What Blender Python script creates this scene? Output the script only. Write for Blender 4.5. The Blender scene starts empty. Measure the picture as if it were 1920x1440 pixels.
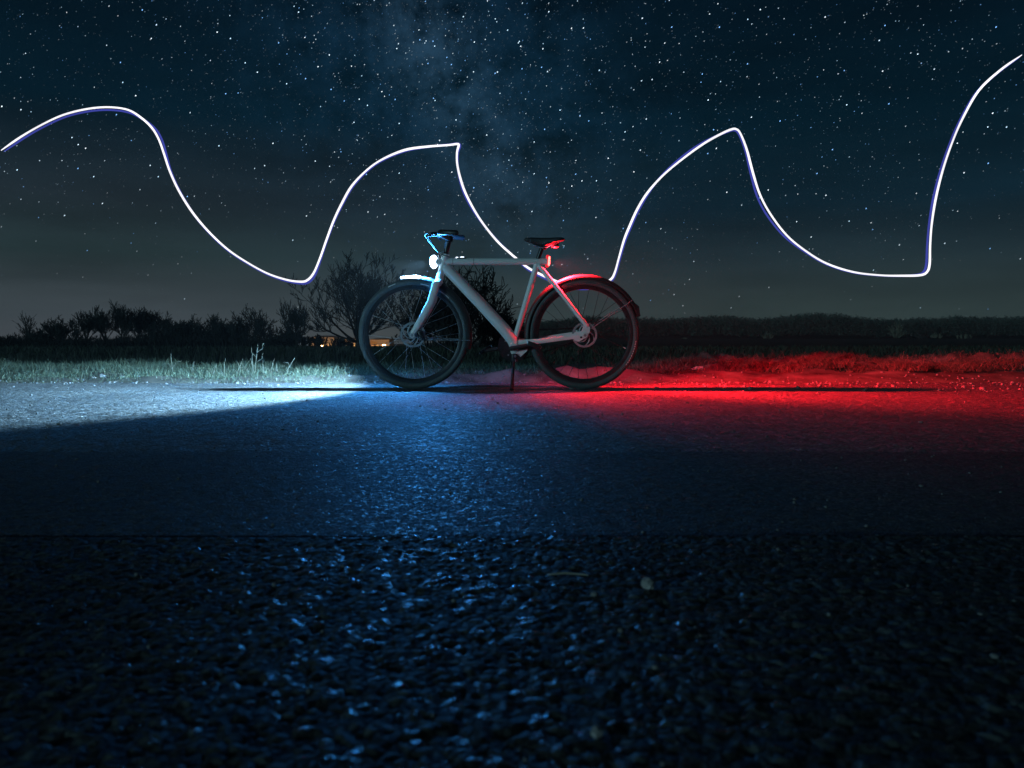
import bpy, math, random
import numpy as np
from mathutils import Vector, Matrix, Quaternion

S = bpy.context.scene
COL = S.collection
PI = math.pi
R = math.radians

# ---------------------------------------------------------------- camera
F = 1500.0            # focal length in units of a 1920-wide picture
HOR = 640.0           # row of the horizon
D = 5.12              # metres from the camera to the bicycle
CAM_H = (729 - HOR) * D / F
cam_data = bpy.data.cameras.new('camera')
cam_data.sensor_width = 36
cam_data.lens = F / 1920 * 36
cam_data.shift_y = -(720 - HOR) / 1920
cam_data.clip_start = 0.05
cam_data.clip_end = 9000
cam_data.dof.use_dof = True
cam_data.dof.focus_distance = D
cam_data.dof.aperture_fstop = 8.0
cam = bpy.data.objects.new('camera', cam_data)
cam.location = (0, 0, CAM_H)
cam.rotation_euler = (PI / 2, 0, 0)
COL.objects.link(cam)
S.camera = cam

# ---------------------------------------------------------------- exposure
S.view_settings.view_transform = 'Standard'
S.view_settings.look = 'None'
S.view_settings.exposure = 0.0
S.view_settings.gamma = 1.0
S.view_settings.use_curve_mapping = False
S.render.engine = 'CYCLES'
cy = S.cycles
cy.use_denoising = True
cy.max_bounces = 6
cy.diffuse_bounces = 4
cy.glossy_bounces = 3
cy.volume_bounces = 0
cy.transparent_max_bounces = 8
cy.sample_clamp_indirect = 3.0
cy.caustics_reflective = False
cy.caustics_refractive = False

# light levels
BEAM_W, BEAM_FAR_W, BEAM_WIDE_W, SPILL_W = 1700.0, 800.0, 330.0, 72.0
RED_BEAM_W, RED_WIDE_W, RED_SPILL_W = 2000.0, 430.0, 40.0
HAZE_DENSITY = 0.00025
BEAM_COL = (0.38, 0.72, 1.0)
SPILL_COL = (0.04, 0.34, 1.0)
WIDE_COL = (0.05, 0.38, 1.0)
RED_COL = (1.0, 0.009, 0.018)

# ---------------------------------------------------------------- night sky (world)
def srgb(r, g, b):
    def f(c):
        c /= 255.0
        return c / 12.92 if c <= 0.04045 else ((c + 0.055) / 1.055) ** 2.4
    return (f(r), f(g), f(b), 1.0)

def N(nt, typ, **kw):
    n = nt.nodes.new(typ)
    for k, v in kw.items():
        setattr(n, k, v)
    return n

def mth(nt, op, a, b=None, c=None, clamp=False):
    n = nt.nodes.new('ShaderNodeMath'); n.operation = op; n.use_clamp = clamp
    for i, v in enumerate((a, b, c)):
        if v is None: continue
        if isinstance(v, (int, float)): n.inputs[i].default_value = v
        else: nt.links.new(v, n.inputs[i])
    return n.outputs[0]

def ramp(nt, fac, stops, interp='LINEAR'):
    n = nt.nodes.new('ShaderNodeValToRGB'); cr = n.color_ramp; cr.interpolation = interp
    while len(cr.elements) < len(stops): cr.elements.new(0.5)
    for e, (p, c) in zip(cr.elements, stops):
        e.position = p; e.color = c
    nt.links.new(fac, n.inputs[0])
    return n.outputs[0]

def mixc(nt, fac, a, b, mode='MIX'):
    n = nt.nodes.new('ShaderNodeMix'); n.data_type = 'RGBA'; n.blend_type = mode
    for sock, v in ((n.inputs[0], fac), (n.inputs[6], a), (n.inputs[7], b)):
        if isinstance(v, (int, float)): sock.default_value = v
        elif isinstance(v, tuple): sock.default_value = v
        else: nt.links.new(v, sock)
    return n.outputs[2]

def pix_dir(px, py):
    return Vector(((px - 960) / F, 1.0, (HOR - py) / F)).normalized()

MW_N = pix_dir(765, 0).cross(pix_dir(960, 400)).normalized()      # pole of the Milky Way's great circle

world = bpy.data.worlds.new('World'); S.world = world; world.use_nodes = True
wt = world.node_tree; wt.nodes.clear()
tc = N(wt, 'ShaderNodeTexCoord')
sep = N(wt, 'ShaderNodeSeparateXYZ'); wt.links.new(tc.outputs['Generated'], sep.inputs[0])
el = mth(wt, 'ARCSINE', sep.outputs[2])
el01 = mth(wt, 'DIVIDE', mth(wt, 'MAXIMUM', el, 0.0), 1.0)
grad_left = ramp(wt, el01, [(0.0, srgb(84, 87, 92)), (0.035, srgb(72, 79, 84)), (0.10, srgb(41, 57, 60)), (0.16, srgb(34, 46, 54)),
                            (0.26, srgb(5, 30, 44)), (0.42, srgb(3, 21, 34)), (1.0, srgb(2, 14, 24))])
grad_right = ramp(wt, el01, [(0.0, srgb(58, 71, 69)), (0.035, srgb(52, 66, 65)), (0.10, srgb(34, 51, 58)), (0.16, srgb(15, 39, 52)),
                             (0.26, srgb(4, 28, 41)), (0.42, srgb(3, 20, 33)), (1.0, srgb(2, 14, 24))])
side = mth(wt, 'MULTIPLY_ADD', sep.outputs[0], 1.4, 0.62, clamp=True)
base = mixc(wt, side, grad_left, grad_right)
# thin uneven cloud low over the horizon
mp = N(wt, 'ShaderNodeMapping'); mp.inputs['Scale'].default_value = (1.6, 1.6, 9.0)
wt.links.new(tc.outputs['Generated'], mp.inputs[0])
cn = N(wt, 'ShaderNodeTexNoise'); cn.inputs['Scale'].default_value = 2.2; cn.inputs['Detail'].default_value = 5
wt.links.new(mp.outputs[0], cn.inputs[0])
cl = mth(wt, 'MULTIPLY_ADD', cn.outputs[0], 0.9, 0.36)
base = mixc(wt, 1.0, base, cl, 'MULTIPLY')
# Milky Way
dotn = N(wt, 'ShaderNodeVectorMath', operation='DOT_PRODUCT')
wt.links.new(tc.outputs['Generated'], dotn.inputs[0]); dotn.inputs[1].default_value = tuple(MW_N)
nz1 = N(wt, 'ShaderNodeTexNoise'); nz1.inputs['Scale'].default_value = 9; nz1.inputs['Detail'].default_value = 7; nz1.inputs['Roughness'].default_value = 0.62
wt.links.new(tc.outputs['Generated'], nz1.inputs[0])
nz2 = N(wt, 'ShaderNodeTexNoise'); nz2.inputs['Scale'].default_value = 22; nz2.inputs['Detail'].default_value = 6; nz2.inputs['Roughness'].default_value = 0.65
wt.links.new(tc.outputs['Generated'], nz2.inputs[0])
dist = mth(wt, 'ADD', dotn.outputs['Value'], mth(wt, 'MULTIPLY_ADD', nz1.outputs[0], 0.09, -0.045))
def gauss(w):
    q = mth(wt, 'DIVIDE', dist, w)
    return mth(wt, 'EXPONENT', mth(wt, 'MULTIPLY', mth(wt, 'MULTIPLY', q, q), -1.0))
wide = gauss(0.17); core = gauss(0.045)
mott = mth(wt, 'MULTIPLY', mth(wt, 'SUBTRACT', nz2.outputs[0], 0.34, clamp=True), 3.2)
lift = mth(wt, 'MULTIPLY', wide, 0.75)
mw_a = mixc(wt, 1.0, (0.005, 0.023, 0.050, 1), mixc(wt, 1.0, lift, mott, 'MULTIPLY'), 'MULTIPLY')
mw_b = mixc(wt, 1.0, (0.014, 0.031, 0.050, 1), mixc(wt, 1.0, core, mott, 'MULTIPLY'), 'MULTIPLY')
fade = mth(wt, 'MULTIPLY_ADD', el, 4.0, -0.15, clamp=True)
mw = mixc(wt, 1.0, mixc(wt, 1.0, mw_a, mw_b, 'ADD'), fade, 'MULTIPLY')
sky = mixc(wt, 1.0, base, mw, 'ADD')
bg = N(wt, 'ShaderNodeBackground'); bg.inputs[1].default_value = 1.0
wt.links.new(sky, bg.inputs[0])
wo = N(wt, 'ShaderNodeOutputWorld'); wt.links.new(bg.outputs[0], wo.inputs[0])

# low sun lamp added as fill for the frame, behind the camera and left
FILL_DIR = Vector((0.70, 0.70, -0.11)).normalized()
fill_sun_data = bpy.data.lights.new('fill_sun', 'SUN'); fill_sun_data.energy = 0.64; fill_sun_data.angle = R(0.5); fill_sun_data.color = (0.42, 0.86, 1.0)
fill_sun = bpy.data.objects.new('fill_sun', fill_sun_data); fill_sun.rotation_euler = FILL_DIR.to_track_quat('-Z', 'Y').to_euler(); COL.objects.link(fill_sun)

# ---------------------------------------------------------------- materials
def material(name, color, rough=0.6, metal=0.0, var=0.25, nscale=30.0, bump=0.0, bscale=None, spec=0.5, color2=None, emit=None, estr=0.0, attr=False):
    m = bpy.data.materials.new(name); m.use_nodes = True
    nt = m.node_tree; b = nt.nodes['Principled BSDF']
    b.inputs['Metallic'].default_value = metal
    b.inputs['Specular IOR Level'].default_value = spec
    t = N(nt, 'ShaderNodeTexCoord')
    n = N(nt, 'ShaderNodeTexNoise'); n.inputs['Scale'].default_value = nscale; n.inputs['Detail'].default_value = 5
    nt.links.new(t.outputs['Object'], n.inputs[0])
    c1 = tuple(max(0, c * (1 - var)) for c in color) + (1,)
    c2 = tuple(c * (1 + var) for c in (color2 or color)) + (1,)
    colr = ramp(nt, n.outputs[0], [(0.3, c1), (0.7, c2)])
    if attr:
        a = N(nt, 'ShaderNodeAttribute'); a.attribute_name = 'tint'
        colr = mixc(nt, 1.0, colr, a.outputs['Color'], 'MULTIPLY')
    nt.links.new(colr, b.inputs['Base Color'])
    rr = mth(nt, 'MULTIPLY_ADD', n.outputs[0], 0.3, rough - 0.15, clamp=True)
    nt.links.new(rr, b.inputs['Roughness'])
    if bump:
        bn = N(nt, 'ShaderNodeTexNoise'); bn.inputs['Scale'].default_value = bscale or nscale * 3; bn.inputs['Detail'].default_value = 4
        nt.links.new(t.outputs['Object'], bn.inputs[0])
        bp = N(nt, 'ShaderNodeBump'); bp.inputs['Strength'].default_value = bump; bp.inputs['Distance'].default_value = 0.01
        nt.links.new(bn.outputs[0], bp.inputs['Height']); nt.links.new(bp.outputs[0], b.inputs['Normal'])
    if emit:
        b.inputs['Emission Color'].default_value = tuple(emit) + (1,)
        b.inputs['Emission Strength'].default_value = estr
    return m

M = {}
M['paint'] = material('frame_paint', (0.76, 0.80, 0.80), 0.42, var=0.05, nscale=14, bump=0.02, bscale=300)
M['fender'] = material('fender_paint', (0.026, 0.027, 0.028), 0.5, var=0.1, nscale=20)
M['rubber'] = material('tyre_rubber', (0.062, 0.082, 0.087), 0.60, var=0.2, nscale=60, bump=0.15, bscale=260)
M['black'] = material('black_plastic', (0.018, 0.019, 0.021), 0.42, var=0.2, nscale=40)
M['black_metal'] = material('black_metal', (0.045, 0.048, 0.052), 0.33, metal=0.6, var=0.15, nscale=40)
M['leather'] = material('saddle_cover', (0.018, 0.019, 0.022), 0.62, var=0.2, nscale=50, bump=0.1, bscale=200)
M['steel'] = material('steel', (0.52, 0.54, 0.56), 0.30, metal=1.0, var=0.08, nscale=40)
M['alu'] = material('grey_aluminium', (0.34, 0.37, 0.39), 0.40, metal=0.4, var=0.1, nscale=30)
M['reflect'] = material('reflective_strip', (0.75, 0.76, 0.76), 0.3, var=0.05, nscale=60)
M['cable'] = material('brake_hose', (0.34, 0.35, 0.36), 0.30, var=0.1, nscale=60)
M['lens_white'] = material('headlight_lens', (0.8, 0.85, 0.9), 0.3, var=0.02, emit=(0.55, 0.78, 1.0), estr=9)
M['lens_red'] = material('tail_light_lens', (0.8, 0.1, 0.1), 0.3, var=0.02, emit=(1.0, 0.40, 0.33), estr=1.8)
M['halo_red'] = material('red_halo_rim', (0.6, 0.03, 0.03), 0.3, var=0.02, emit=(1.0, 0.02, 0.035), estr=0.75)  # red casing given emission to imitate the halo round the tail light
M['display'] = material('display_dots', (0.8, 0.8, 0.85), 0.3, var=0.02, emit=(0.72, 0.82, 1.0), estr=3)
M['bark'] = material('bark', (0.030, 0.027, 0.025), 0.9, var=0.3, nscale=2)
M['twig'] = material('twigs', (0.013, 0.0115, 0.011), 0.9, var=0.3, nscale=2)
M['needle'] = material('dark_needles', (0.012, 0.018, 0.014), 0.85, var=0.4, nscale=1.5)
M['grass'] = material('verge_grass', (0.062, 0.082, 0.052), 0.7, var=0.5, nscale=2.2, attr=True)
M['dry'] = material('dry_stalks', (0.17, 0.165, 0.125), 0.75, var=0.2, nscale=9)
M['weed'] = material('dry_weeds', (0.11, 0.085, 0.062), 0.85, var=0.5, nscale=6, attr=True)
M['rock'] = material('pale_rock', (0.30, 0.29, 0.28), 0.8, var=0.25, nscale=25, bump=0.5, bscale=60)
M['gravel'] = material('gravel_chips', (0.15, 0.15, 0.148), 0.8, var=0.35, nscale=12)
M['brick'] = material('plaster_wall', (0.42, 0.30, 0.20), 0.8, var=0.15, nscale=0.4)
M['roof'] = material('tiled_roof', (0.11, 0.08, 0.07), 0.8, var=0.2, nscale=0.5)
M['window_lit'] = material('lit_window', (0.6, 0.4, 0.2), 0.4, var=0.05, emit=(1.0, 0.50, 0.18), estr=0.4)
M['lamp_lit'] = material('lamp_glow', (0.9, 0.7, 0.4), 0.4, var=0.02, emit=(1.0, 0.55, 0.18), estr=10)
M['wood'] = material('far_crowns', (0.046, 0.057, 0.047), 0.9, var=0.45, nscale=0.02, attr=True)
M['pale_bush'] = material('pale_bare_bush', (0.19, 0.17, 0.12), 0.9, var=0.25, nscale=0.4)
M['straw'] = material('straw', (0.30, 0.27, 0.2), 0.7, var=0.2, nscale=20)

def glow_material(name, col, strength):
    m = bpy.data.materials.new(name); m.use_nodes = True
    nt = m.node_tree; nt.nodes.clear()
    t = N(nt, 'ShaderNodeTexCoord'); n = N(nt, 'ShaderNodeTexNoise'); n.inputs['Scale'].default_value = 2.5
    nt.links.new(t.outputs['Object'], n.inputs[0])
    e = N(nt, 'ShaderNodeEmission'); e.inputs[0].default_value = tuple(col) + (1,)
    nt.links.new(mth(nt, 'MULTIPLY', mth(nt, 'MULTIPLY_ADD', n.outputs[0], 0.8, 0.6), strength), e.inputs[1])
    o = N(nt, 'ShaderNodeOutputMaterial'); nt.links.new(e.outputs[0], o.inputs[0])
    return m
M['trail'] = glow_material('white_light', (0.95, 0.93, 1.0), 1.25)
M['fringe'] = glow_material('blue_light', (0.08, 0.10, 0.60), 0.6)

def asphalt(name, cell, tilt, tint, edge, rough, shiny=0.3):
    """bound stone chips: every chip is a facet with its own tilt, in a darker binder"""
    m = bpy.data.materials.new(name); m.use_nodes = True
    nt = m.node_tree; b = nt.nodes['Principled BSDF']
    g = N(nt, 'ShaderNodeNewGeometry'); P = g.outputs['Position']
    v = N(nt, 'ShaderNodeTexVoronoi'); v.inputs['Scale'].default_value = 1.0 / cell
    nt.links.new(P, v.inputs['Vector'])
    ve = N(nt, 'ShaderNodeTexVoronoi'); ve.feature = 'DISTANCE_TO_EDGE'; ve.inputs['Scale'].default_value = 1.0 / cell
    nt.links.new(P, ve.inputs['Vector'])
    big = N(nt, 'ShaderNodeTexNoise'); big.inputs['Scale'].default_value = 1.7; big.inputs['Detail'].default_value = 6
    nt.links.new(P, big.inputs['Vector'])
    fine = N(nt, 'ShaderNodeTexNoise'); fine.inputs['Scale'].default_value = 420; fine.inputs['Detail'].default_value = 3
    nt.links.new(P, fine.inputs['Vector'])
    sp = N(nt, 'ShaderNodeSeparateColor'); nt.links.new(v.outputs['Color'], sp.inputs[0])
    chip = ramp(nt, sp.outputs[2], [(0.0, tuple(c * 0.55 for c in tint) + (1,)), (0.6, tuple(tint) + (1,)), (1.0, tuple(c * 2.1 for c in tint) + (1,))])
    e01 = mth(nt, 'MULTIPLY', ve.outputs['Distance'], 5.0, clamp=True)
    colr = mixc(nt, e01, tuple(c * 0.45 for c in tint) + (1,), chip)
    wear = mth(nt, 'MULTIPLY_ADD', big.outputs[0], 0.9, 0.55)
    colr = mixc(nt, 1.0, colr, wear, 'MULTIPLY')
    nt.links.new(colr, b.inputs['Base Color'])
    polish = ramp(nt, sp.outputs[1], [(0.0, (1, 1, 1, 1)), (shiny, (1, 1, 1, 1)), (shiny + 0.04, (0, 0, 0, 1))])
    rr = mth(nt, 'ADD', mth(nt, 'MULTIPLY', polish, -(0.62 - rough)), mth(nt, 'MULTIPLY_ADD', e01, -0.2, 0.86), clamp=True)
    b.inputs['Specular IOR Level'].default_value = 0.45
    nt.links.new(rr, b.inputs['Roughness'])
    # facet tilt
    off = N(nt, 'ShaderNodeVectorMath', operation='SUBTRACT'); nt.links.new(v.outputs['Color'], off.inputs[0]); off.inputs[1].default_value = (0.5, 0.5, 0.5)
    sc = N(nt, 'ShaderNodeVectorMath', operation='MULTIPLY'); nt.links.new(off.outputs[0], sc.inputs[0]); sc.inputs[1].default_value = (tilt, tilt, 0.0)
    bp = N(nt, 'ShaderNodeBump'); bp.inputs['Strength'].default_value = 0.8; bp.inputs['Distance'].default_value = edge
    gr = N(nt, 'ShaderNodeTexVoronoi'); gr.inputs['Scale'].default_value = 1.0 / (cell * 0.33); nt.links.new(P, gr.inputs['Vector'])
    grs = N(nt, 'ShaderNodeSeparateColor'); nt.links.new(gr.outputs['Color'], grs.inputs[0])
    hh = mth(nt, 'ADD', mth(nt, 'MULTIPLY', ve.outputs['Distance'], 1.4), mth(nt, 'ADD', mth(nt, 'MULTIPLY', fine.outputs[0], 0.35), mth(nt, 'MULTIPLY', grs.outputs[0], 0.45)))
    nt.links.new(hh, bp.inputs['Height'])
    ad = N(nt, 'ShaderNodeVectorMath', operation='ADD'); nt.links.new(bp.outputs[0], ad.inputs[0]); nt.links.new(sc.outputs[0], ad.inputs[1])
    nm = N(nt, 'ShaderNodeVectorMath', operation='NORMALIZE'); nt.links.new(ad.outputs[0], nm.inputs[0])
    nt.links.new(nm.outputs[0], b.inputs['Normal'])
    return m
M['asphalt_coarse'] = asphalt('asphalt_coarse', 0.014, 0.26, (0.050, 0.055, 0.051), 0.004, 0.18, 0.20)
M['asphalt_fine'] = asphalt('asphalt_fine', 0.0085, 0.45, (0.058, 0.060, 0.061), 0.003, 0.26, 0.25)
M['asphalt_worn'] = asphalt('asphalt_worn', 0.014, 0.75, (0.095, 0.098, 0.098), 0.006, 0.26, 0.35)

def soil(name, c, c2, sc):
    m = material(name, c, 0.95, var=0.3, nscale=sc, bump=0.6, bscale=sc * 6, spec=0.2, color2=c2)
    return m
M['field'] = soil('field_soil', (0.035, 0.036, 0.030), (0.045, 0.045, 0.036), 0.9)
M['verge'] = soil('verge_soil', (0.055, 0.050, 0.042), (0.13, 0.118, 0.10), 5.0)
M['strip'] = soil('pale_stubble', (0.20, 0.22, 0.20), (0.26, 0.28, 0.25), 0.3)
M['hill'] = soil('hill_floor', (0.03, 0.033, 0.028), (0.04, 0.04, 0.035), 0.1)

# ---------------------------------------------------------------- mesh helpers
class MB:
    def __init__(s): s.v = []; s.f = []
    def add(s, vs, fs):
        o = len(s.v); s.v.extend(vs); s.f.extend([tuple(i + o for i in q) for q in fs])
    def tube(s, pts, rad, n=10, cap=True, flat=None):
        """a swept tube; rad a number or one per point; flat = (y scale) squeezes sideways (local y)"""
        pts = [Vector(p) for p in pts]
        if isinstance(rad, (int, float)): rad = [rad] * len(pts)
        T = []
        for i in range(len(pts)):
            a = pts[max(i - 1, 0)]; b = pts[min(i + 1, len(pts) - 1)]
            t = (b - a); T.append(t.normalized() if t.length > 1e-9 else Vector((0, 0, 1)))
        up = Vector((0, 1, 0)) if abs(T[0].y) < 0.9 else Vector((1, 0, 0))
        u = (up - T[0] * up.dot(T[0])).normalized()
        vs = []
        for p, t, r in zip(pts, T, rad):
            u = (u - t * u.dot(t))
            u = u.normalized() if u.length > 1e-6 else t.orthogonal().normalized()
            w = t.cross(u)
            for k in range(n):
                a = 2 * PI * k / n
                q = p + (u * math.cos(a) * (flat if flat else 1.0) + w * math.sin(a)) * r
                vs.append(tuple(q))
        fs = []
        for i in range(len(pts) - 1):
            for k in range(n):
                a = i * n + k; b = i * n + (k + 1) % n
                fs.append((a, b, b + n, a + n))
        if cap:
            fs.append(tuple(range(n - 1, -1, -1)))
            fs.append(tuple((len(pts) - 1) * n + k for k in range(n)))
        s.add(vs, fs)
    def box(s, c, size, rot=None, bev=0.0):
        c = Vector(c); h = Vector(size) / 2
        rot = rot or Matrix.Identity(3)
        if bev <= 0:
            vs = [tuple(c + rot @ Vector((x * h.x, y * h.y, z * h.z))) for x in (-1, 1) for y in (-1, 1) for z in (-1, 1)]
            s.add(vs, [(0, 1, 3, 2), (4, 6, 7, 5), (0, 4, 5, 1), (2, 3, 7, 6), (0, 2, 6, 4), (1, 5, 7, 3)])
        else:
            import bmesh
            bm = bmesh.new(); bmesh.ops.create_cube(bm, size=1)
            bmesh.ops.scale(bm, vec=size, verts=bm.verts)
            bmesh.ops.bevel(bm, geom=list(bm.edges), offset=bev, segments=2, affect='EDGES', profile=0.5)
            s.add([tuple(c + rot @ v.co) for v in bm.verts], [tuple(v.index for v in f.verts) for f in bm.faces] if not bm.verts.index_update() else [])
            bm.free()
    def ring(s, c, prof, n=72, a0=0.0, a1=2 * PI):
        """profile of (radius, y) points, closed, turned about the Y axis through c; angle 0 = +x, pi/2 = +z"""
        c = Vector(c); full = abs(a1 - a0 - 2 * PI) < 1e-6
        m = len(prof); cnt = n if full else n + 1
        vs = []
        for i in range(cnt):
            a = a0 + (a1 - a0) * i / n
            for r, y in prof:
                vs.append((c.x + r * math.cos(a), c.y + y, c.z + r * math.sin(a)))
        fs = []
        for i in range(n):
            j = (i + 1) % cnt
            for k in range(m):
                l = (k + 1) % m
                fs.append((i * m + k, j * m + k, j * m + l, i * m + l))
        if not full:
            fs.append(tuple(range(m))); fs.append(tuple((cnt - 1) * m + k for k in range(m - 1, -1, -1)))
        s.add(vs, fs)
    def disc(s, c, r, y0, y1, n=32):
        c = Vector(c)
        vs = []
        for y in (y0, y1):
            for k in range(n):
                a = 2 * PI * k / n; vs.append((c.x + r * math.cos(a), c.y + y, c.z + r * math.sin(a)))
        fs = [tuple(range(n)), tuple(range(2 * n - 1, n - 1, -1))] + [(k, k + n, (k + 1) % n + n, (k + 1) % n) for k in range(n)]
        s.add(vs, fs)
    def blob(s, c, size, seed=0, rough=0.2, sub=1):
        import bmesh
        rng = random.Random(seed)
        bm = bmesh.new(); bmesh.ops.create_icosphere(bm, subdivisions=sub, radius=1)
        bm.verts.index_update()
        s.add([tuple(Vector(c) + Vector((v.co.x * size[0], v.co.y * size[1], v.co.z * size[2])) * (1 + rng.uniform(-rough, rough))) for v in bm.verts],
              [tuple(v.index for v in f.verts) for f in bm.faces])
        bm.free()
    def build(s, name, mat, parent=None, smooth=True, angle=40):
        me = bpy.data.meshes.new(name); me.from_pydata(s.v, [], s.f); me.update()
        import bmesh
        if len(s.f) < 60000:
            bm = bmesh.new(); bm.from_mesh(me); bmesh.ops.recalc_face_normals(bm, faces=bm.faces); bm.to_mesh(me); bm.free()
        if smooth:
            me.shade_smooth()
            try: me.set_sharp_from_angle(angle=R(angle))
            except Exception: pass
        me.materials.append(mat)
        o = bpy.data.objects.new(name, me); COL.objects.link(o)
        if parent is not None: o.parent = parent
        return o

def np_mesh(name, verts, tris, mat, parent=None, smooth=False, tint=None):
    me = bpy.data.meshes.new(name)
    verts = np.asarray(verts, np.float32); tris = np.asarray(tris, np.int32)
    me.vertices.add(len(verts)); me.vertices.foreach_set('co', verts.ravel())
    k = tris.shape[1]
    me.loops.add(tris.size); me.loops.foreach_set('vertex_index', tris.ravel())
    me.polygons.add(len(tris))
    me.polygons.foreach_set('loop_start', np.arange(0, tris.size, k, dtype=np.int32))
    me.polygons.foreach_set('loop_total', np.full(len(tris), k, np.int32))
    me.update(calc_edges=True)
    if tint is not None:
        at = me.color_attributes.new('tint', 'FLOAT_COLOR', 'POINT')
        c4 = np.ones((len(verts), 4), np.float32); c4[:, :3] = tint
        at.data.foreach_set('color', c4.ravel())
    if smooth: me.polygons.foreach_set('use_smooth', np.ones(len(tris), bool))
    me.materials.append(mat)
    o = bpy.data.objects.new(name, me); COL.objects.link(o)
    if parent is not None: o.parent = parent
    return o

def tag(o, label=None, cat=None, group=None, kind=None):
    for k, v in (('label', label), ('category', cat), ('group', group), ('kind', kind)):
        if v: o[k] = v
    return o

def empty(name, loc=(0, 0, 0), parent=None):
    o = bpy.data.objects.new(name, None); o.location = loc; o.empty_display_size = 0.1
    COL.objects.link(o)
    if parent is not None: o.parent = parent
    return o

def at(px, py, y):
    return Vector(((px - 960) / F * y, y, CAM_H + (HOR - py) / F * y))

# value noise for terrain
def vnoise(x, y, seed=0):
    x = np.asarray(x, float); y = np.asarray(y, float)
    xi = np.floor(x).astype(np.int64); yi = np.floor(y).astype(np.int64)
    fx = x - xi; fy = y - yi
    fx = fx * fx * (3 - 2 * fx); fy = fy * fy * (3 - 2 * fy)
    def h(a, b):
        n = (a * 374761393 + b * 668265263 + seed * 974634777) & 0x7fffffff
        n = ((n ^ (n >> 13)) * 1274126177) & 0x7fffffff
        return ((n ^ (n >> 16)) & 0xffff) / 65535.0
    return (h(xi, yi) * (1 - fx) + h(xi + 1, yi) * fx) * (1 - fy) + (h(xi, yi + 1) * (1 - fx) + h(xi + 1, yi + 1) * fx) * fy
def fbm(x, y, seed=0, o=4):
    s = 0; a = 0.5; x = np.asarray(x, float); y = np.asarray(y, float)
    for i in range(o):
        s = s + a * vnoise(x * 2 ** i, y * 2 ** i, seed + i); a *= 0.5
    return s - 0.47
def sstep(a, b, x):
    t = np.clip((x - a) / (b - a), 0, 1); return t * t * (3 - 2 * t)

def grid_mesh(name, xs, ys, zf, mat, smooth=True):
    X, Y = np.meshgrid(xs, ys)
    Z = zf(X, Y)
    v = np.stack([X, Y, Z], -1).reshape(-1, 3)
    nx, ny = len(xs), len(ys)
    i = np.arange((ny - 1) * (nx - 1)); r = i // (nx - 1); c = i % (nx - 1)
    a = r * nx + c
    return np_mesh(name, v, np.stack([a, a + 1, a + nx + 1, a + nx], -1), mat, smooth=smooth)

def spread(inner, step, outer, growth=1.25):
    xs = list(np.arange(0, inner, step)); st = step
    while xs[-1] < outer:
        st *= growth; xs.append(xs[-1] + st)
    xs = np.array(xs)
    return np.concatenate([-xs[:0:-1], xs])

# ---------------------------------------------------------------- ground and road
def cells(X, Y, cell, seed):
    """nearest jittered point: per-cell randoms, offset to it and the gap to the second nearest"""
    gx = np.floor(X / cell).astype(np.int64); gy = np.floor(Y / cell).astype(np.int64)
    def h(a, b, k):
        n = (a * 374761393 + b * 668265263 + (seed + k) * 974634777) & 0x7fffffff
        n = ((n ^ (n >> 13)) * 1274126177) & 0x7fffffff
        return ((n ^ (n >> 16)) & 0xffff) / 65535.0
    f1 = np.full(X.shape, 9e9); f2 = np.full(X.shape, 9e9)
    ox = np.zeros(X.shape); oy = np.zeros(X.shape); ra = np.zeros(X.shape); rb = np.zeros(X.shape); rc = np.zeros(X.shape)
    for dx in (-1, 0, 1):
        for dy in (-1, 0, 1):
            cx = gx + dx; cyy = gy + dy
            qx = X - (cx + h(cx, cyy, 1)) * cell; qy = Y - (cyy + h(cx, cyy, 2)) * cell
            d = np.sqrt(qx * qx + qy * qy)
            near = d < f1
            f2 = np.where(near, f1, np.minimum(f2, d))
            f1 = np.where(near, d, f1); ox = np.where(near, qx, ox); oy = np.where(near, qy, oy)
            ra = np.where(near, h(cx, cyy, 3), ra); rb = np.where(near, h(cx, cyy, 4), rb); rc = np.where(near, h(cx, cyy, 5), rc)
    return f2 - f1, ox, oy, ra, rb, rc

SEAM1, SEAM2, ROAD_FAR, ROAD_BACK = 1.213, 2.19, 6.15, -3.0
def seam1(X): return SEAM1 + 0.010 * (fbm(X * 1.3, X * 0 + 3, 5) * 2) + 0.006 * fbm(X * 9, X * 0, 8)
def seam2(X): return SEAM2 + 0.016 * (fbm(X * 1.1, X * 0 + 9, 6) * 2) + 0.008 * fbm(X * 8, X * 0, 9)

def near_z(X, Y):
    gap, ox, oy, ra, rb, rc = cells(X, Y, 0.0140, 11)
    z = 0.0026 * (ra - 0.5) + ox * (rb - 0.5) * 0.30 + oy * (rc - 0.5) * 0.30
    z -= 0.0020 * (1 - sstep(0.0, 0.0035, gap))
    return 0.009 + z + 0.010 * fbm(X * 2.2, Y * 2.2, 3)
xs = spread(1.25, 0.0042, 160, 1.35)
ys = np.concatenate([np.linspace(ROAD_BACK, 0.30, 12)[:-1], np.arange(0.30, SEAM1 - 0.004, 0.0042)])
X, Y = np.meshgrid(xs, np.append(ys, [SEAM1, SEAM1 + 0.003]))
sc1 = seam1(X) - SEAM1
wgt = sstep(0.6, SEAM1, Y)
Yw = Y + sc1 * wgt
Z = near_z(X, Yw); Z[-2] = 0.006; Z[-1] = -0.004
nx, ny = X.shape[1], X.shape[0]
i = np.arange((ny - 1) * (nx - 1)); a = (i // (nx - 1)) * nx + i % (nx - 1)
road_near = np_mesh('road', np.stack([X, Yw, Z], -1).reshape(-1, 3), np.stack([a, a + 1, a + nx + 1, a + nx], -1), M['asphalt_coarse'], smooth=False)
tag(road_near, 'coarse dark asphalt nearest the camera', kind='structure')

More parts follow.
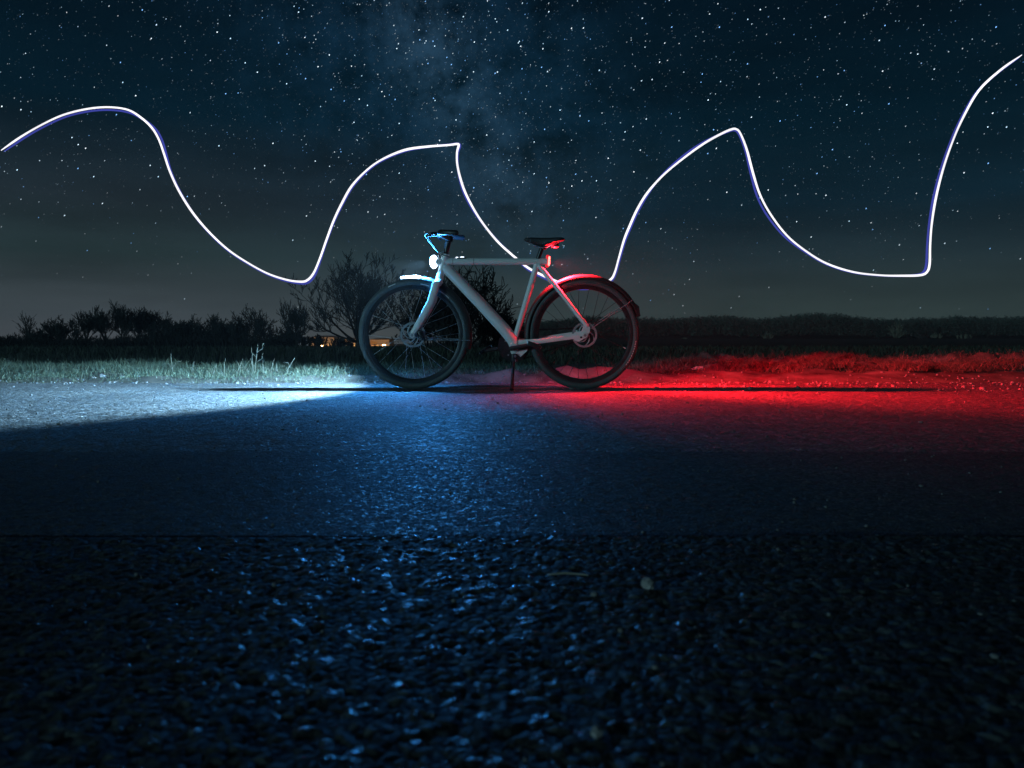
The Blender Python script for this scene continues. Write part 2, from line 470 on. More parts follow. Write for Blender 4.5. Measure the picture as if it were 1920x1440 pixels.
def mid_z(X, Y):
    gap, ox, oy, ra, rb, rc = cells(X, Y, 0.011, 23)
    return 0.0015 - 0.014 * np.exp(-((Y - seam1(X) - 0.010) / 0.009) ** 2) * (0.5 + vnoise(X * 4, Y * 0, 78)) + 0.0016 * (ra - 0.5) + 0.006 * fbm(X * 1.9, Y * 1.9, 13)
xs = spread(1.9, 0.008, 160, 1.35)
ys = np.concatenate([np.arange(SEAM1 - 0.02, SEAM2, 0.008), [SEAM2, SEAM2 + 0.003]])
X, Y = np.meshgrid(xs, ys)
Yw = Y + (seam2(X) - SEAM2) * sstep(SEAM2 - 0.3, SEAM2, Y)
Z = mid_z(X, Yw); Z[-2] = 0.001; Z[-1] = -0.008; Z[0] = -0.008; Z[1] = -0.006
nx, ny = X.shape[1], X.shape[0]
i = np.arange((ny - 1) * (nx - 1)); a = (i // (nx - 1)) * nx + i % (nx - 1)
tag(np_mesh('road', np.stack([X, Yw, Z], -1).reshape(-1, 3), np.stack([a, a + 1, a + nx + 1, a + nx], -1), M['asphalt_fine'], smooth=True),
    'finer asphalt strip between two seams', kind='structure')

def far_z(X, Y):
    return -0.004 - 0.022 * np.exp(-((Y - seam2(X) - 0.012) / 0.012) ** 2) * (0.5 + vnoise(X * 3, Y * 0, 77)) + 0.008 * fbm(X * 1.2, Y * 1.6, 33) * sstep(2.2, 2.6, Y) - 0.02 * sstep(ROAD_FAR - 0.25, ROAD_FAR, Y + 0.25 * fbm(X * 2.5, Y * 0, 4)) + 0.006 * fbm(X * 22, Y * 22, 35, 3)
tag(grid_mesh('road', spread(5.5, 0.022, 160, 1.35), np.concatenate([np.arange(SEAM2 - 0.03, SEAM2 + 0.07, 0.005), np.arange(SEAM2 + 0.075, 6.05, 0.022), np.arange(6.06, 6.6, 0.03)]), far_z, M['asphalt_worn']),
    'worn grey asphalt under the bicycle', kind='structure')

def verge_z(X, Y):
    right = sstep(0.6, 2.2, X)
    edge = sstep(5.95, 6.5, Y + 0.22 * fbm(X * 2.1, Y * 0 + 7, 41))
    z = -0.045 + 0.05 * edge
    z = z + (1 - right) * 0.10 * fbm(X * 1.7, Y * 1.7, 43) * edge * 1.2
    clod = np.abs(fbm(X * 2.3, Y * 2.3, 45, 5)) * 0.40 + 0.10 * fbm(X * 6, Y * 6, 47)
    z = z + right * edge * (0.02 + clod * sstep(6.3, 7.0, Y)) + right * 0.04 * np.exp(-((Y - 7.6) / 0.9) ** 2) * edge
    mound = 0.05 * np.exp(-((Y - 6.45) / 0.16) ** 2) * np.exp(-((X - 0.72) / 0.75) ** 2) + 0.03 * np.exp(-((Y - 6.4) / 0.14) ** 2) * np.exp(-((X + 0.05) / 0.3) ** 2)
    z = z + mound * (0.7 + 1.4 * vnoise(X * 7, Y * 7, 51))
    return z * (1 - sstep(10.2, 11.4, Y)) - 0.30 * sstep(9.5, 11.6, Y)
tag(grid_mesh('verge', spread(8.5, 0.045, 160, 1.3), np.concatenate([np.arange(5.85, 8.0, 0.032), np.arange(8.0, 11.7, 0.07)]), verge_z, M['verge']),
    'rough earth verge along the road', kind='structure')

def field_z(X, Y):
    left = 1 - sstep(-0.25, 0.05, X / np.maximum(np.abs(Y), 1.0))
    z = -0.25 + 0.12 * fbm(X * 0.3, Y * 0.3, 61)
    z = z - 4.2 * left * sstep(90, 240, Y)
    z = z + (1 - left) * 2.0 * sstep(150, 470, Y)
    hill = sstep(0.0, 0.14, X / np.maximum(np.abs(Y), 1.0) + 0.03) * sstep(500, 760, Y)
    z = z + hill * (9 + 5 * fbm(X * 0.004 + 3, Y * 0.004, 71))
    return z - 6 * sstep(900, 1400, Y)
ys = np.concatenate([[-140, -60, -20, -8, -3.2], np.arange(5.0, 30, 1.0), np.arange(30, 120, 4.0), np.arange(120, 1500, 14.0)])
def field_full(X, Y):
    z = field_z(X, Y)
    near = (Y < 11.0)
    return np.where(near, -0.33, z)
tag(grid_mesh('field', spread(60, 3.0, 1500, 1.12), ys, field_full, M['field']), 'dark open field beyond the verge', kind='structure')

# pale stubble strip in front of the wood
st = MB()
n = 24
for r_, yy in enumerate((440, 470)):
    for k in range(n + 1):
        px = 1500 + (1765 - 1500) * k / n
        x = (px - 960) / F * yy
        st.v.append((x, yy + 5 * math.sin(k * 0.9), float(field_z(np.array([x]), np.array([yy + 5 * math.sin(k * 0.9)]))[0]) + 0.45))
for k in range(n): st.f.append((k, k + 1, k + n + 2, k + n + 1))
tag(st.build('stubble_strip', M['strip']), 'thin pale strip of stubble below the wood', kind='structure')

# ---------------------------------------------------------------- haze
hz = MB(); hz.box((0, 640, 21), (2900, 1520, 60))
haze = hz.build('haze', bpy.data.materials.new('haze_air'), smooth=False)
hm = haze.data.materials[0]; hm.use_nodes = True; hm.node_tree.nodes.clear()
pv = N(hm.node_tree, 'ShaderNodeVolumePrincipled')
pv.inputs['Density'].default_value = HAZE_DENSITY
pv.inputs['Color'].default_value = (0.80, 0.88, 0.95, 1)
pv.inputs['Anisotropy'].default_value = 0.2
ho = N(hm.node_tree, 'ShaderNodeOutputMaterial'); hm.node_tree.links.new(pv.outputs[0], ho.inputs['Volume'])
tag(haze, 'thin night haze filling the air', kind='stuff')

# ---------------------------------------------------------------- stars
def stars():
    rng = np.random.default_rng(7)
    n = 300000
    az = rng.uniform(-PI, PI, n); sz = rng.uniform(0.01, 0.93, n)
    cz = np.sqrt(1 - sz * sz)
    d = np.stack([np.sin(az) * cz, np.cos(az) * cz, sz], -1)
    mw = np.exp(-(d @ np.array(MW_N) / 0.14) ** 2)
    keep = rng.uniform(0, 1, n) < (0.42 + 0.58 * mw) * np.clip(0.18 + sz * 2.6, 0, 1)
    d = d[keep]; mw = mw[keep]; n = len(d)
    mag = rng.pareto(1.25, n) + 1.0
    mag = np.minimum(mag, 40)
    Rr = 3000.0
    px = Rr / 800.0
    size = px * np.clip(0.20 + 0.045 * np.log(mag) / math.log(2), 0.21, 0.45)
    br = np.clip(0.070 * mag, 0.070, 1.9)
    pole = np.array([-0.80, -0.15, 0.58]); pole /= np.linalg.norm(pole)
    t = np.cross(pole, d); t /= np.linalg.norm(t, axis=1)[:, None]
    w = np.cross(t, d)
    elong = 1.75
    c = d * Rr
    V = np.stack([c + t * (size * elong)[:, None], c + w * size[:, None], c - t * (size * elong)[:, None], c - w * size[:, None],
                  c + d * size[:, None], c - d * size[:, None]], 1).reshape(-1, 3)
    o = (np.arange(n) * 6)[:, None, None]
    T = (np.array([[0, 1, 4], [1, 2, 4], [2, 3, 4], [3, 0, 4], [1, 0, 5], [2, 1, 5], [3, 2, 5], [0, 3, 5]])[None] + o).reshape(-1, 3)
    temp = rng.uniform(0, 1, n)[:, None]
    colr = (1 - temp) * np.array([0.50, 0.78, 1.0]) + temp * np.array([0.86, 0.94, 1.0])
    colr = np.where(rng.uniform(0, 1, n)[:, None] < 0.25, np.array([0.22, 0.50, 1.0]), colr)
    ext = np.clip(d[:, 2] * 4.6 + 0.12, 0, 1)
    tint = np.repeat(colr * (br * ext)[:, None], 6, 0)
    m = bpy.data.materials.new('starlight'); m.use_nodes = True; nt = m.node_tree; nt.nodes.clear()
    at_ = N(nt, 'ShaderNodeAttribute'); at_.attribute_name = 'tint'
    e = N(nt, 'ShaderNodeEmission'); nt.links.new(at_.outputs['Color'], e.inputs[0]); e.inputs[1].default_value = 1.0
    o_ = N(nt, 'ShaderNodeOutputMaterial'); nt.links.new(e.outputs[0], o_.inputs[0])
    m.cycles.emission_sampling = 'NONE'
    tag(np_mesh('stars', V, T, m, tint=tint), 'countless white and blue stars across the night sky', kind='stuff')
stars()

# ---------------------------------------------------------------- bicycle
LEAN = R(5.0)
ca, sa = math.cos(LEAN), math.sin(LEAN)
bike = empty('bicycle', (0, D, 0)); bike.rotation_euler = (LEAN, 0, 0)
tag(bike, 'pale grey city bicycle on its kickstand with headlight and tail light on', 'bicycle')

def L(px, py, o=0.0):
    """picture column and row of a point lying o metres behind the bicycle's own plane -> bicycle coordinates"""
    k = (HOR - py) / F
    z = (CAM_H + k * D + k * o * ca - o * sa) / (ca + k * sa)
    Y = D - z * sa + o * ca
    return Vector(((px - 960) / F * Y, o, z))
def LW(o):   # mirrored to the other side
    return lambda v: Vector((v.x, o, v.z))

WR = 0.3505
fc = Vector((L(775.8, 626.5).x, 0, WR)); rc = Vector((L(1094.5, 627).x, 0, WR))
frame = empty('frame', parent=bike)

def tyre_profile():
    pr = []
    for k in range(16):
        a = 2 * PI * k / 16
        pr.append((0.3295 + 0.0213 * math.cos(a), 0.0195 * math.sin(a)))
    return pr
def make_wheel(c, hub_r, hub_w, seed, disc=True):
    w = empty('wheel', (c.x, 0, c.z), parent=bike)
    t = MB(); t.ring((0, 0, 0), tyre_profile(), 120)
    t.ring((0, 0, 0), [(0.3508, -0.0045), (0.3520, -0.002), (0.3520, 0.002), (0.3508, 0.0045), (0.348, 0)], 120)
    t.build('tyre', M['rubber'], w)
    r = MB(); r.ring((0, 0, 0), [(0.313, -0.0135), (0.313, 0.0135), (0.306, 0.0140), (0.288, 0.0085), (0.285, 0.0), (0.288, -0.0085), (0.306, -0.0140)], 120)
    r.build('rim', M['black_metal'], w)
    h = MB()
    h.ring((0, 0, 0), [(0.006, -hub_w), (hub_r, -hub_w), (hub_r, -hub_w + 0.006), (hub_r * 0.72, -hub_w + 0.012), (hub_r * 0.72, hub_w - 0.012), (hub_r, hub_w - 0.006), (hub_r, hub_w), (0.006, hub_w)], 40)
    h.build('hub', M['black_metal'], w)
    ax = MB(); ax.disc((0, 0, 0), 0.008, -hub_w - 0.03, hub_w + 0.03, 16); ax.build('axle', M['steel'], w)
    base = None
    for side in (-1, 1):
        for lead in (-1, 1):
            sp = MB()
            ha = lead * 1.15
            p0 = Vector((hub_r * 0.93 * math.cos(ha), side * (hub_w - 0.004), hub_r * 0.93 * math.sin(ha)))
            p1 = Vector((0.289, side * 0.003, 0))
            sp.tube([p0, p1], 0.0015, 5)
            proto = None
            for k in range(7):
                ang = 2 * PI * k / 7 + (0 if side < 0 else PI / 14) + (0 if lead < 0 else 2 * PI / 14) + seed
                if proto is None:
                    proto = sp.build('spoke', M['steel'] if seed < 0.05 else M['black_metal'], w); o = proto
                else:
                    o = proto.copy(); COL.objects.link(o); o.parent = w
                o.rotation_euler = (0, -ang, 0)
    if disc:
        y = -hub_w - 0.010
        b = MB()
        prof = [(0.0665, y - 0.001), (0.080, y - 0.001), (0.080, y + 0.001), (0.0665, y + 0.001)]
        b.ring((0, 0, 0), prof, 60)
        b.ring((0, 0, 0), [(0.016, y - 0.0012), (0.027, y - 0.0012), (0.027, y + 0.0012), (0.016, y + 0.0012)], 40)
        for k in range(6):
            a0 = 2 * PI * k / 6
            pts = []
            for q in range(9):
                f = q / 8; rr = 0.0265 + (0.069 - 0.0265) * f ** 1.1; aa = a0 - 1.55 * f ** 0.8
                pts.append((rr * math.cos(aa), y, rr * math.sin(aa)))
            b.tube(pts, 0.0034, 8, flat=0.3)
        for k in range(48):
            a = 2 * PI * k / 48
            rr = 0.071 + 0.0045 * (k % 2)
            b.disc((rr * math.cos(a), y, rr * math.sin(a)), 0.0016, -0.0016, 0.0016, 6)
        b.build('brake_disc', M['alu'], w)
        nut = MB()
        nut.disc((0, 0, 0), 0.0155, -hub_w - 0.052, -hub_w - 0.022, 24); nut.build('axle_nut', M['paint'], w)
        bolt = MB(); bolt.disc((0, 0, 0), 0.009, -hub_w - 0.054, -hub_w - 0.050, 6); bolt.build('bolt', M['steel'], w)
    return w
fw = make_wheel(fc, 0.040, 0.040, 0.02)
rw = make_wheel(rc, 0.042, 0.046, 0.11)
def arc_strip(w, r, a0, a1, dash=1, name='reflective_stripe'):
    b = MB()
    for k in range(dash):
        s0 = a0 + (a1 - a0) * k / dash; s1 = s0 + (a1 - a0) / dash * (0.62 if dash > 1 else 1)
        prof = [(r - 0.0022, -0.0182), (r + 0.0022, -0.0178), (r + 0.0022, -0.0195), (r - 0.0022, -0.0200)]
        b.ring((0, 0, 0), prof, 10, s0, s1)
    b.build(name, M['reflect'], w)
def ang(px, py, c): 
    v = L(px, py) - c; return math.atan2(v.z, v.x)
arc_strip(fw, 0.3225, ang(805, 538, fc), ang(789, 533.5, fc))
arc_strip(fw, 0.3225, ang(842, 559, fc), ang(825, 548, fc))
arc_strip(fw, 0.338, ang(741, 529, fc), ang(727, 535, fc))
arc_strip(rw, 0.332, ang(1172, 683, rc), ang(1191, 637, rc) , 11)
vb = MB(); vv = L(1171, 652) - rc; vb.tube([vv + Vector((-0.008, -0.004, 0.003)), vv + Vector((0.008, -0.004, -0.004))], 0.0038, 8); vb.build('spoke_reflector', M['reflect'], rw)
vs_ = MB(); vs_.tube([(0.255, 0, 0.13), (0.235, 0, 0.12)], 0.003, 8); vs_.build('valve', M['black_metal'], fw)

# --- frame tubes
def tube_part(name, pts, rad, mat=None, parent=frame, n=20, flat=None, cap=True):
    b = MB(); b.tube(pts, rad, n, cap, flat); return b.build(name, mat or M['paint'], parent)
tt0, tt1 = L(826, 490.5), L(1021, 490.5)
tube_part('top_tube', [tt0, tt0.lerp(tt1, 0.06), tt0.lerp(tt1, 0.95), tt1], [0.0205, 0.0215, 0.0215, 0.0200], n=28)
for pxx in (849.5, 888.5):
    p = L(pxx, 490.5); b = MB(); b.tube([p - Vector((0.0012, 0, 0)), p + Vector((0.0012, 0, 0))], 0.02165, 28); b.build('tube_joint', M['black_metal'], frame)
hd0, hd1 = L(822.5, 529), L(836, 476)
tube_part('head_tube', [hd0, hd0.lerp(hd1, 0.12), hd0.lerp(hd1, 0.5), hd0.lerp(hd1, 0.9), hd1], [0.025, 0.0235, 0.0215, 0.0225, 0.0235], n=24)
d0, d1, d2 = L(834, 500), L(899, 567), L(960, 636)
tube_part('down_tube', [d0, L(842, 508), d1, L(946, 618), d2, L(966, 645)], [0.030, 0.034, 0.0365, 0.038, 0.0375, 0.034], n=28)
tube_part('seat_tube', [L(1006.5, 494), L(1004.5, 503), L(968, 628), L(964, 643)], [0.0185, 0.0185, 0.0185, 0.019], n=22)
for s in (-1, 1):
    top = L(1010, 497); bot = L(1101, 612, -0.062)
    b = MB(); b.tube([Vector((top.x, s * 0.012, top.z)), Vector((top.x * 0.75 + bot.x * 0.25, s * 0.042, top.z * 0.75 + bot.z * 0.25)), Vector((bot.x, s * 0.064, bot.z))], [0.0150, 0.0148, 0.0135], 16)
    b.build('seat_stay', M['paint'], frame)
    a_ = L(972, 642, -0.04); m_ = L(1010, 640, -0.06); e_ = L(1083, 629.5, -0.066)
    b = MB(); b.tube([Vector((a_.x, s * 0.036, a_.z)), Vector((m_.x, s * 0.056, m_.z)), Vector((e_.x, s * 0.067, e_.z))], [0.0165, 0.0165, 0.0175], 14, flat=0.42)
    b.build('chain_stay', M['paint'], frame)
    # dropout plate
    o = s * 0.067
    prof = [(1078, 623), (1090, 620.5), (1094, 611), (1100, 607), (1106, 614), (1106, 622), (1101, 632), (1096, 634), (1092, 637), (1086, 640), (1076, 638)]
    b = MB(); q = [L(x, y, -0.067) for x, y in prof]; m = len(q)
    b.add([(p.x, o - 0.0035, p.z) for p in q] + [(p.x, o + 0.0035, p.z) for p in q],
          [tuple(range(m)), tuple(range(2 * m - 1, m - 1, -1))] + [(k, (k + 1) % m, (k + 1) % m + m, k + m) for k in range(m)])
    b.build('dropout', M['paint'], frame, smooth=False)
for (x, y) in ((1089.5, 632.5), (1096.5, 628.5)):
    p = L(x, y, -0.072); b = MB(); b.disc((p.x, -0.072, p.z), 0.0068, -0.004, 0.004, 12); b.build('bolt', M['black_metal'], frame)
bb = L(963.5, 651)
b = MB(); b.disc((bb.x, 0, bb.z), 0.030, -0.043, 0.043, 32); b.tube([L(958, 632), bb + Vector((0.006, 0, 0.008))], [0.036, 0.034], 24); b.build('bottom_bracket', M['paint'], frame)
b = MB(); p = L(1013.5, 500.8, -0.02); b.disc((p.x, -0.021, p.z), 0.006, -0.006, 0.004, 14); b.build('bolt', M['black_metal'], frame)
b = MB(); b.box(L(1009, 497), (0.040, 0.030, 0.022), bev=0.007); b.build('seat_cluster', M['paint'], frame)
# belly bracket for the kickstand
b = MB(); pr = [(957, 659), (989, 654), (988, 657), (976, 668), (970, 664), (959, 662.5)]; q = [L(x, y) for x, y in pr]; m = len(q)
b.add([(p.x, -0.034, p.z) for p in q] + [(p.x, 0.030, p.z) for p in q], [tuple(range(m)), tuple(range(2 * m - 1, m - 1, -1))] + [(k, (k + 1) % m, (k + 1) % m + m, k + m) for k in range(m)])
b.build('stand_bracket', M['paint'], frame, smooth=False)

# --- fork
fork = empty('fork', parent=bike)
cw = MB(); c0 = L(822, 531)
cw.tube([c0 + Vector((-0.004, -0.060, -0.006)), c0 + Vector((0, -0.045, 0.002)), c0 + Vector((0, 0, 0.006)), c0 + Vector((0, 0.045, 0.002)), c0 + Vector((-0.004, 0.060, -0.006))], [0.022, 0.025, 0.027, 0.025, 0.022], 18)
cw.build('fork_crown', M['paint'], fork)
for s in (-1, 1):
    pts = [L(818.5, 529, -0.06), L(815.5, 541, -0.06), L(808, 566, -0.06), L(794, 592, -0.06), L(776.5, 622, -0.06), L(773.5, 629, -0.06)]
    b = MB(); b.tube([Vector((p.x, s * 0.062, p.z)) for p in pts], [0.024, 0.0245, 0.0245, 0.0235, 0.020, 0.017], 20, flat=0.62)
    b.build('fork_leg', M['paint'], fork)
cal = MB(); p = L(790, 629, -0.066); cal.box((p.x, -0.064, p.z), (0.026, 0.030, 0.062), Matrix.Rotation(R(-24), 3, 'Y'), 0.006)
p = L(796, 638, -0.066); cal.tube([(p.x - 0.02, -0.068, p.z + 0.02), (p.x, -0.068, p.z), (p.x + 0.006, -0.068, p.z + 0.008)], 0.006, 10); cal.build('brake_caliper', M['black_metal'], fork)

# --- fenders
def fender(w, a0, a1, name, mat, Rf=0.371, half=0.027, drop=0.026):
    out = []; inn = []
    for k in range(13):
        t = -PI / 2 + PI * k / 12
        yy = half * math.sin(t); rr = Rf - drop * (1 - math.cos(t) ** 0.8 if math.cos(t) > 0 else 1)
        out.append((rr, yy)); inn.append((rr - 0.0022 * (0.4 + 0.6 * math.cos(t)), yy * 0.93))
    b = MB(); b.ring((w.location.x, 0, w.location.z), out + inn[::-1], 80, a0, a1)
    return b.build(name, mat, bike)
ff = fender(fw, ang(884, 655, fc), ang(751, 521, fc), 'fender', M['fender'], Rf=0.373, half=0.027, drop=0.030)
rf = fender(rw, ang(1201, 592, rc), ang(987, 640, rc) + (2 * PI if ang(987, 640, rc) < 0 else 0), 'fender', M['fender'], Rf=0.379, half=0.029, drop=0.026)
flap = MB(); pr = [(1193, 571), (1197, 574), (1201, 590), (1193, 583)]
def plate(prof, o0, o1, name, mat, parent, smooth=False):
    b = MB(); q = [L(x, y) for x, y in prof]; m = len(q)
    b.add([(p.x, o0, p.z) for p in q] + [(p.x, o1, p.z) for p in q], [tuple(range(m)), tuple(range(2 * m - 1, m - 1, -1))] + [(k, (k + 1) % m, (k + 1) % m + m, k + m) for k in range(m)])
    return b.build(name, mat, parent, smooth=smooth)
plate([(1190, 568), (1197, 574), (1199.5, 592), (1193, 588)], -0.026, 0.026, 'mud_flap', M['black'], rf)
for s in (-1, 1):
    b = MB(); p0 = L(1107, 617, -0.06); p1 = L(1186, 562.5, -0.03)
    b.tube([Vector((p0.x, s * 0.064, p0.z)), Vector((p1.x, s * 0.031, p1.z))], 0.0028, 8); b.build('fender_stay', M['alu'], rf)
    b = MB(); p0 = L(776, 630, -0.068); pm = L(790, 637, -0.066); p1 = L(882, 638.2, -0.03)
    b.tube([Vector((p0.x, s * 0.070, p0.z)), Vector((pm.x, s * 0.068, pm.z)), Vector((p1.x, s * 0.029, p1.z))], 0.0024, 8); b.build('fender_stay', M['alu'], ff)

# --- crank, chainring, pedals
crank = empty('crankset', parent=bike)
b = MB(); b.ring((bb.x, 0.050, bb.z), [(0.092, -0.002), (0.102, -0.003), (0.102, 0.003), (0.092, 0.002)], 64)
b.ring((bb.x, 0.050, bb.z), [(0.02, -0.0015), (0.0922, -0.0015), (0.0922, 0.0015), (0.02, 0.0015)], 48)
b.build('chainring', M['black_metal'], crank)
for k in range(4):
    a = R(45 + 90 * k + 12); b = MB(); b.disc((bb.x + 0.065 * math.cos(a), 0.046, bb.z + 0.065 * math.sin(a)), 0.0058, -0.005, 0.003, 12); b.build('chainring_bolt', M['steel'], crank)
b = MB(); q0 = L(958.5, 653.5, -0.07); q1 = L(1001, 645, -0.085)
b.tube([q0 + Vector((-0.012, 0, -0.002)), q0, q0.lerp(q1, 0.5), q1, q1 + Vector((0.006, 0, 0.001))], [0.012, 0.0155, 0.0125, 0.0110, 0.008], 14, flat=0.55); b.build('crank_arm', M['black'], crank)
b = MB(); v = q1 - q0; qf0 = Vector((bb.x, 0.075, bb.z)); qf1 = L(910, 658, 0.085)
b.tube([qf0, qf0.lerp(qf1, 0.5), qf1], [0.0155, 0.0125, 0.011], 14, flat=0.55); b.build('crank_arm', M['black'], crank)
def pedal(p, s, tiltdeg):
    e = empty('pedal', (p.x, p.y, p.z), parent=crank); e.rotation_euler = (0, R(tiltdeg), 0)
    b = MB()
    b.box((0, s * 0.055, 0.0), (0.086, 0.012, 0.024), bev=0.004)
    b.box((0, s * 0.105, 0.0), (0.086, 0.012, 0.024), bev=0.004)
    b.box((0.036, s * 0.080, 0.0), (0.014, 0.06, 0.022), bev=0.004)
    b.box((-0.036, s * 0.080, 0.0), (0.014, 0.06, 0.022), bev=0.004)
    b.tube([(0, 0, 0), (0, s * 0.115, 0)], 0.009, 12)
    b.build('pedal_body', M['black'], e)
    for x in (-0.044, 0.044):
        r_ = MB(); r_.box((x, s * 0.080, 0), (0.004, 0.042, 0.014), bev=0.001); r_.build('pedal_reflector', M['reflect'], e)
pedal(q1, -1, 20); pedal(qf1, 1, -30)
# belt
be = MB(); rr_, fr_ = 0.036, 0.100
a0 = Vector((bb.x, 0.050, bb.z)); a1 = Vector((rc.x, 0.050, rc.z))
be.tube([a0 + Vector((0, 0, fr_)), a1 + Vector((0, 0, rr_))], 0.004, 6); be.tube([a0 - Vector((0, 0, fr_)), a1 - Vector((0, 0, rr_))], 0.004, 6)
be.build('belt', M['black'], bike)

# --- kickstand
ks = MB()
g0 = L(965, 664, -0.045); g1 = L(963, 683, -0.10); g2 = L(960, 731, -0.0)
foot = Vector((L(959.5, 731).x, -0.165, 0.0))
foot.z = (0.004 - foot.y * sa) / ca
ks.tube([Vector((g0.x, -0.030, g0.z)), Vector((g1.x, -0.062, g1.z)), foot.lerp(Vector((g1.x, -0.062, g1.z)), 0.3), foot], [0.0075, 0.0085, 0.0105, 0.0140], 14)
kso = ks.build('kickstand', M['black_metal'], bike)
kb = MB(); kb.box(Vector((g0.x, -0.036, g0.z - 0.022)), (0.036, 0.034, 0.050), bev=0.008); kb.build('stand_hinge', M['black_metal'], kso)
for dz in (-0.012, -0.040):
    kk = MB(); kk.disc((g0.x + 0.003, -0.054, g0.z + dz), 0.0075, -0.004, 0.004, 14); kk.build('bolt', M['steel'], kso)

# --- saddle
sp0, sp1 = L(1007.5, 489), L(1016, 465)
tube_part('seat_post', [sp0, sp1], [0.0145, 0.0142], M['black_metal'], bike)
sad = MB()
secs = []   # px, top row, bottom row, half width, from nose to tail
for px, ty, by, hw in ((982.5, 449.0, 450.0, 0.010), (985, 446.0, 452.3, 0.017), (990, 445.0, 454.3, 0.021), (1000, 445.2, 458.0, 0.024), (1010, 445.6, 461.6, 0.028), (1018, 445.8, 463.4, 0.036),
                       (1026, 445.8, 460.5, 0.048), (1036, 445.5, 457.0, 0.062), (1046, 445.0, 454.5, 0.071), (1053, 445.2, 453.0, 0.070), (1057, 446.6, 451.8, 0.058), (1058.6, 449.0, 450.2, 0.040)):
    t_, b_ = L(px, ty), L(px, by); secs.append((t_, b_, hw))
vs = []; n = 16
for t_, b_, hw in secs:
    for k in range(n):
        a = 2 * PI * k / n
        cxx = abs(math.cos(a)) ** 0.55 * (1 if math.cos(a) > 0 else -1)
        szz = math.sin(a)
        zz = (t_.z + b_.z) / 2 + (t_.z - b_.z) / 2 * (abs(szz) ** 0.7 * (1 if szz > 0 else -1))
        vs.append((t_.x, hw * cxx, zz))
fs = []
for i in range(len(secs) - 1):
    for k in range(n): fs.append((i * n + k, i * n + (k + 1) % n, (i + 1) * n + (k + 1) % n, (i + 1) * n + k))
fs += [tuple(range(n)), tuple((len(secs) - 1) * n + k for k in range(n))]
sad.add(vs, fs); sado = sad.build('saddle', M['leather'], bike)
for s in (-1, 1):
    b = MB(); pp = [L(1000, 459), L(1014, 464.5), L(1024, 463.5), L(1038, 458.0), L(1050, 452.5)]
    b.tube([Vector((p.x, s * (0.016 + 0.010 * i), p.z)) for i, p in enumerate(pp)], 0.0042, 8); b.build('saddle_rail', M['steel'], sado)
b = MB(); b.box(L(1018, 464.5), (0.044, 0.050, 0.020), Matrix.Rotation(R(18), 3, 'Y'), 0.005); b.build('saddle_clamp', M['black_metal'], sado)
b = MB(); p = L(1041, 461.8); b.blob((p.x, 0, p.z), (0.026, 0.030, 0.011), 3, 0.0, 3); b.build('saddle_bumper', M['alu'], sado)
b = MB(); b.tube([L(1043, 456), L(1044, 461)], [0.02, 0.012], 10); b.build('bumper_mount', M['black'], sado)

# --- handlebar
hbar = empty('handlebar', parent=bike)
tube_part('stem', [L(835.3, 479), L(838.5, 463), L(842, 447)], [0.0150, 0.0185, 0.0175], M['black_metal'], hbar)
tube_part('headset_cap', [L(835, 480), L(836.4, 474.5)], [0.024, 0.0205], M['black_metal'], hbar)
barc = L(842, 446)
tube_part('stem_clamp', [L(842.5, 448) + Vector((0, -0.03, 0)), L(842.5, 448) + Vector((0, 0.03, 0))], 0.0235, M['black_metal'], hbar)
for s in (-1, 1):
    def q(px, py, o):
        v = L(px, py); return Vector((v.x, s * o, v.z))
    b = MB(); b.tube([q(842.5, 448, 0.0), q(841, 447.5, 0.06), q(834, 444.5, 0.12), q(829, 441.5, 0.19), q(829, 440, 0.245), q(833, 439.5, 0.275)], [0.0150, 0.0140, 0.0120, 0.0112, 0.0112, 0.0112], 14)
    b.build('handlebar_tube', M['black_metal'], hbar)
    b = MB(); b.tube([q(832, 439.6, 0.268), q(834.5, 439.5, 0.280), q(846, 440.2, 0.306), q(862, 441.5, 0.325), q(865, 441.8, 0.328)], [0.0155, 0.0172, 0.0165, 0.0175, 0.0130], 16)
    b.build('grip', M['black'], hbar)
    b = MB(); b.tube([q(827, 441.5, 0.225), q(823, 441.0, 0.232), q(818, 440.5, 0.240), q(814, 442.0, 0.270), q(817, 446.0, 0.330)], [0.012, 0.010, 0.0068, 0.006, 0.0055], 10)
    b.build('brake_lever', M['black_metal'], hbar)
    b = MB(); b.tube([q(820, 441, 0.225), q(805, 440, 0.16), q(799, 442.5, 0.095), q(805, 452, 0.05), q(816, 467, 0.030), q(825, 474, 0.022), q(829, 482, 0.014)], 0.0033, 8)
    b.build('brake_hose', M['cable'], hbar)
b = MB(); b.tube([L(822, 478, -0.015), L(824.5, 488, -0.012)], 0.0035, 8); b.build('hose_guide', M['alu'], hbar)
b = MB(); b.disc((L(829, 474, -0.03).x, -0.022, L(829, 474, -0.03).z), 0.010, -0.006, 0.006, 16); b.build('stem_bolt', M['alu'], hbar)

# --- matrix display on the top tube
disp = empty('display', parent=frame)
b = MB(); p = L(866, 483.6); b.box((p.x, 0, p.z - 0.001), (0.060, 0.026, 0.008), bev=0.003); b.build('display_cover', M['black'], disp)
for px, w_ in ((866.5, 0.028), (857, 0.018)):
    p = L(px, 482.6); b = MB(); b.blob((p.x, 0, p.z), (w_ / 2, 0.010, 0.0055 if w_ > 0.02 else 0.003), 1, 0.0, 2); b.build('display_glow', M['display'], disp)

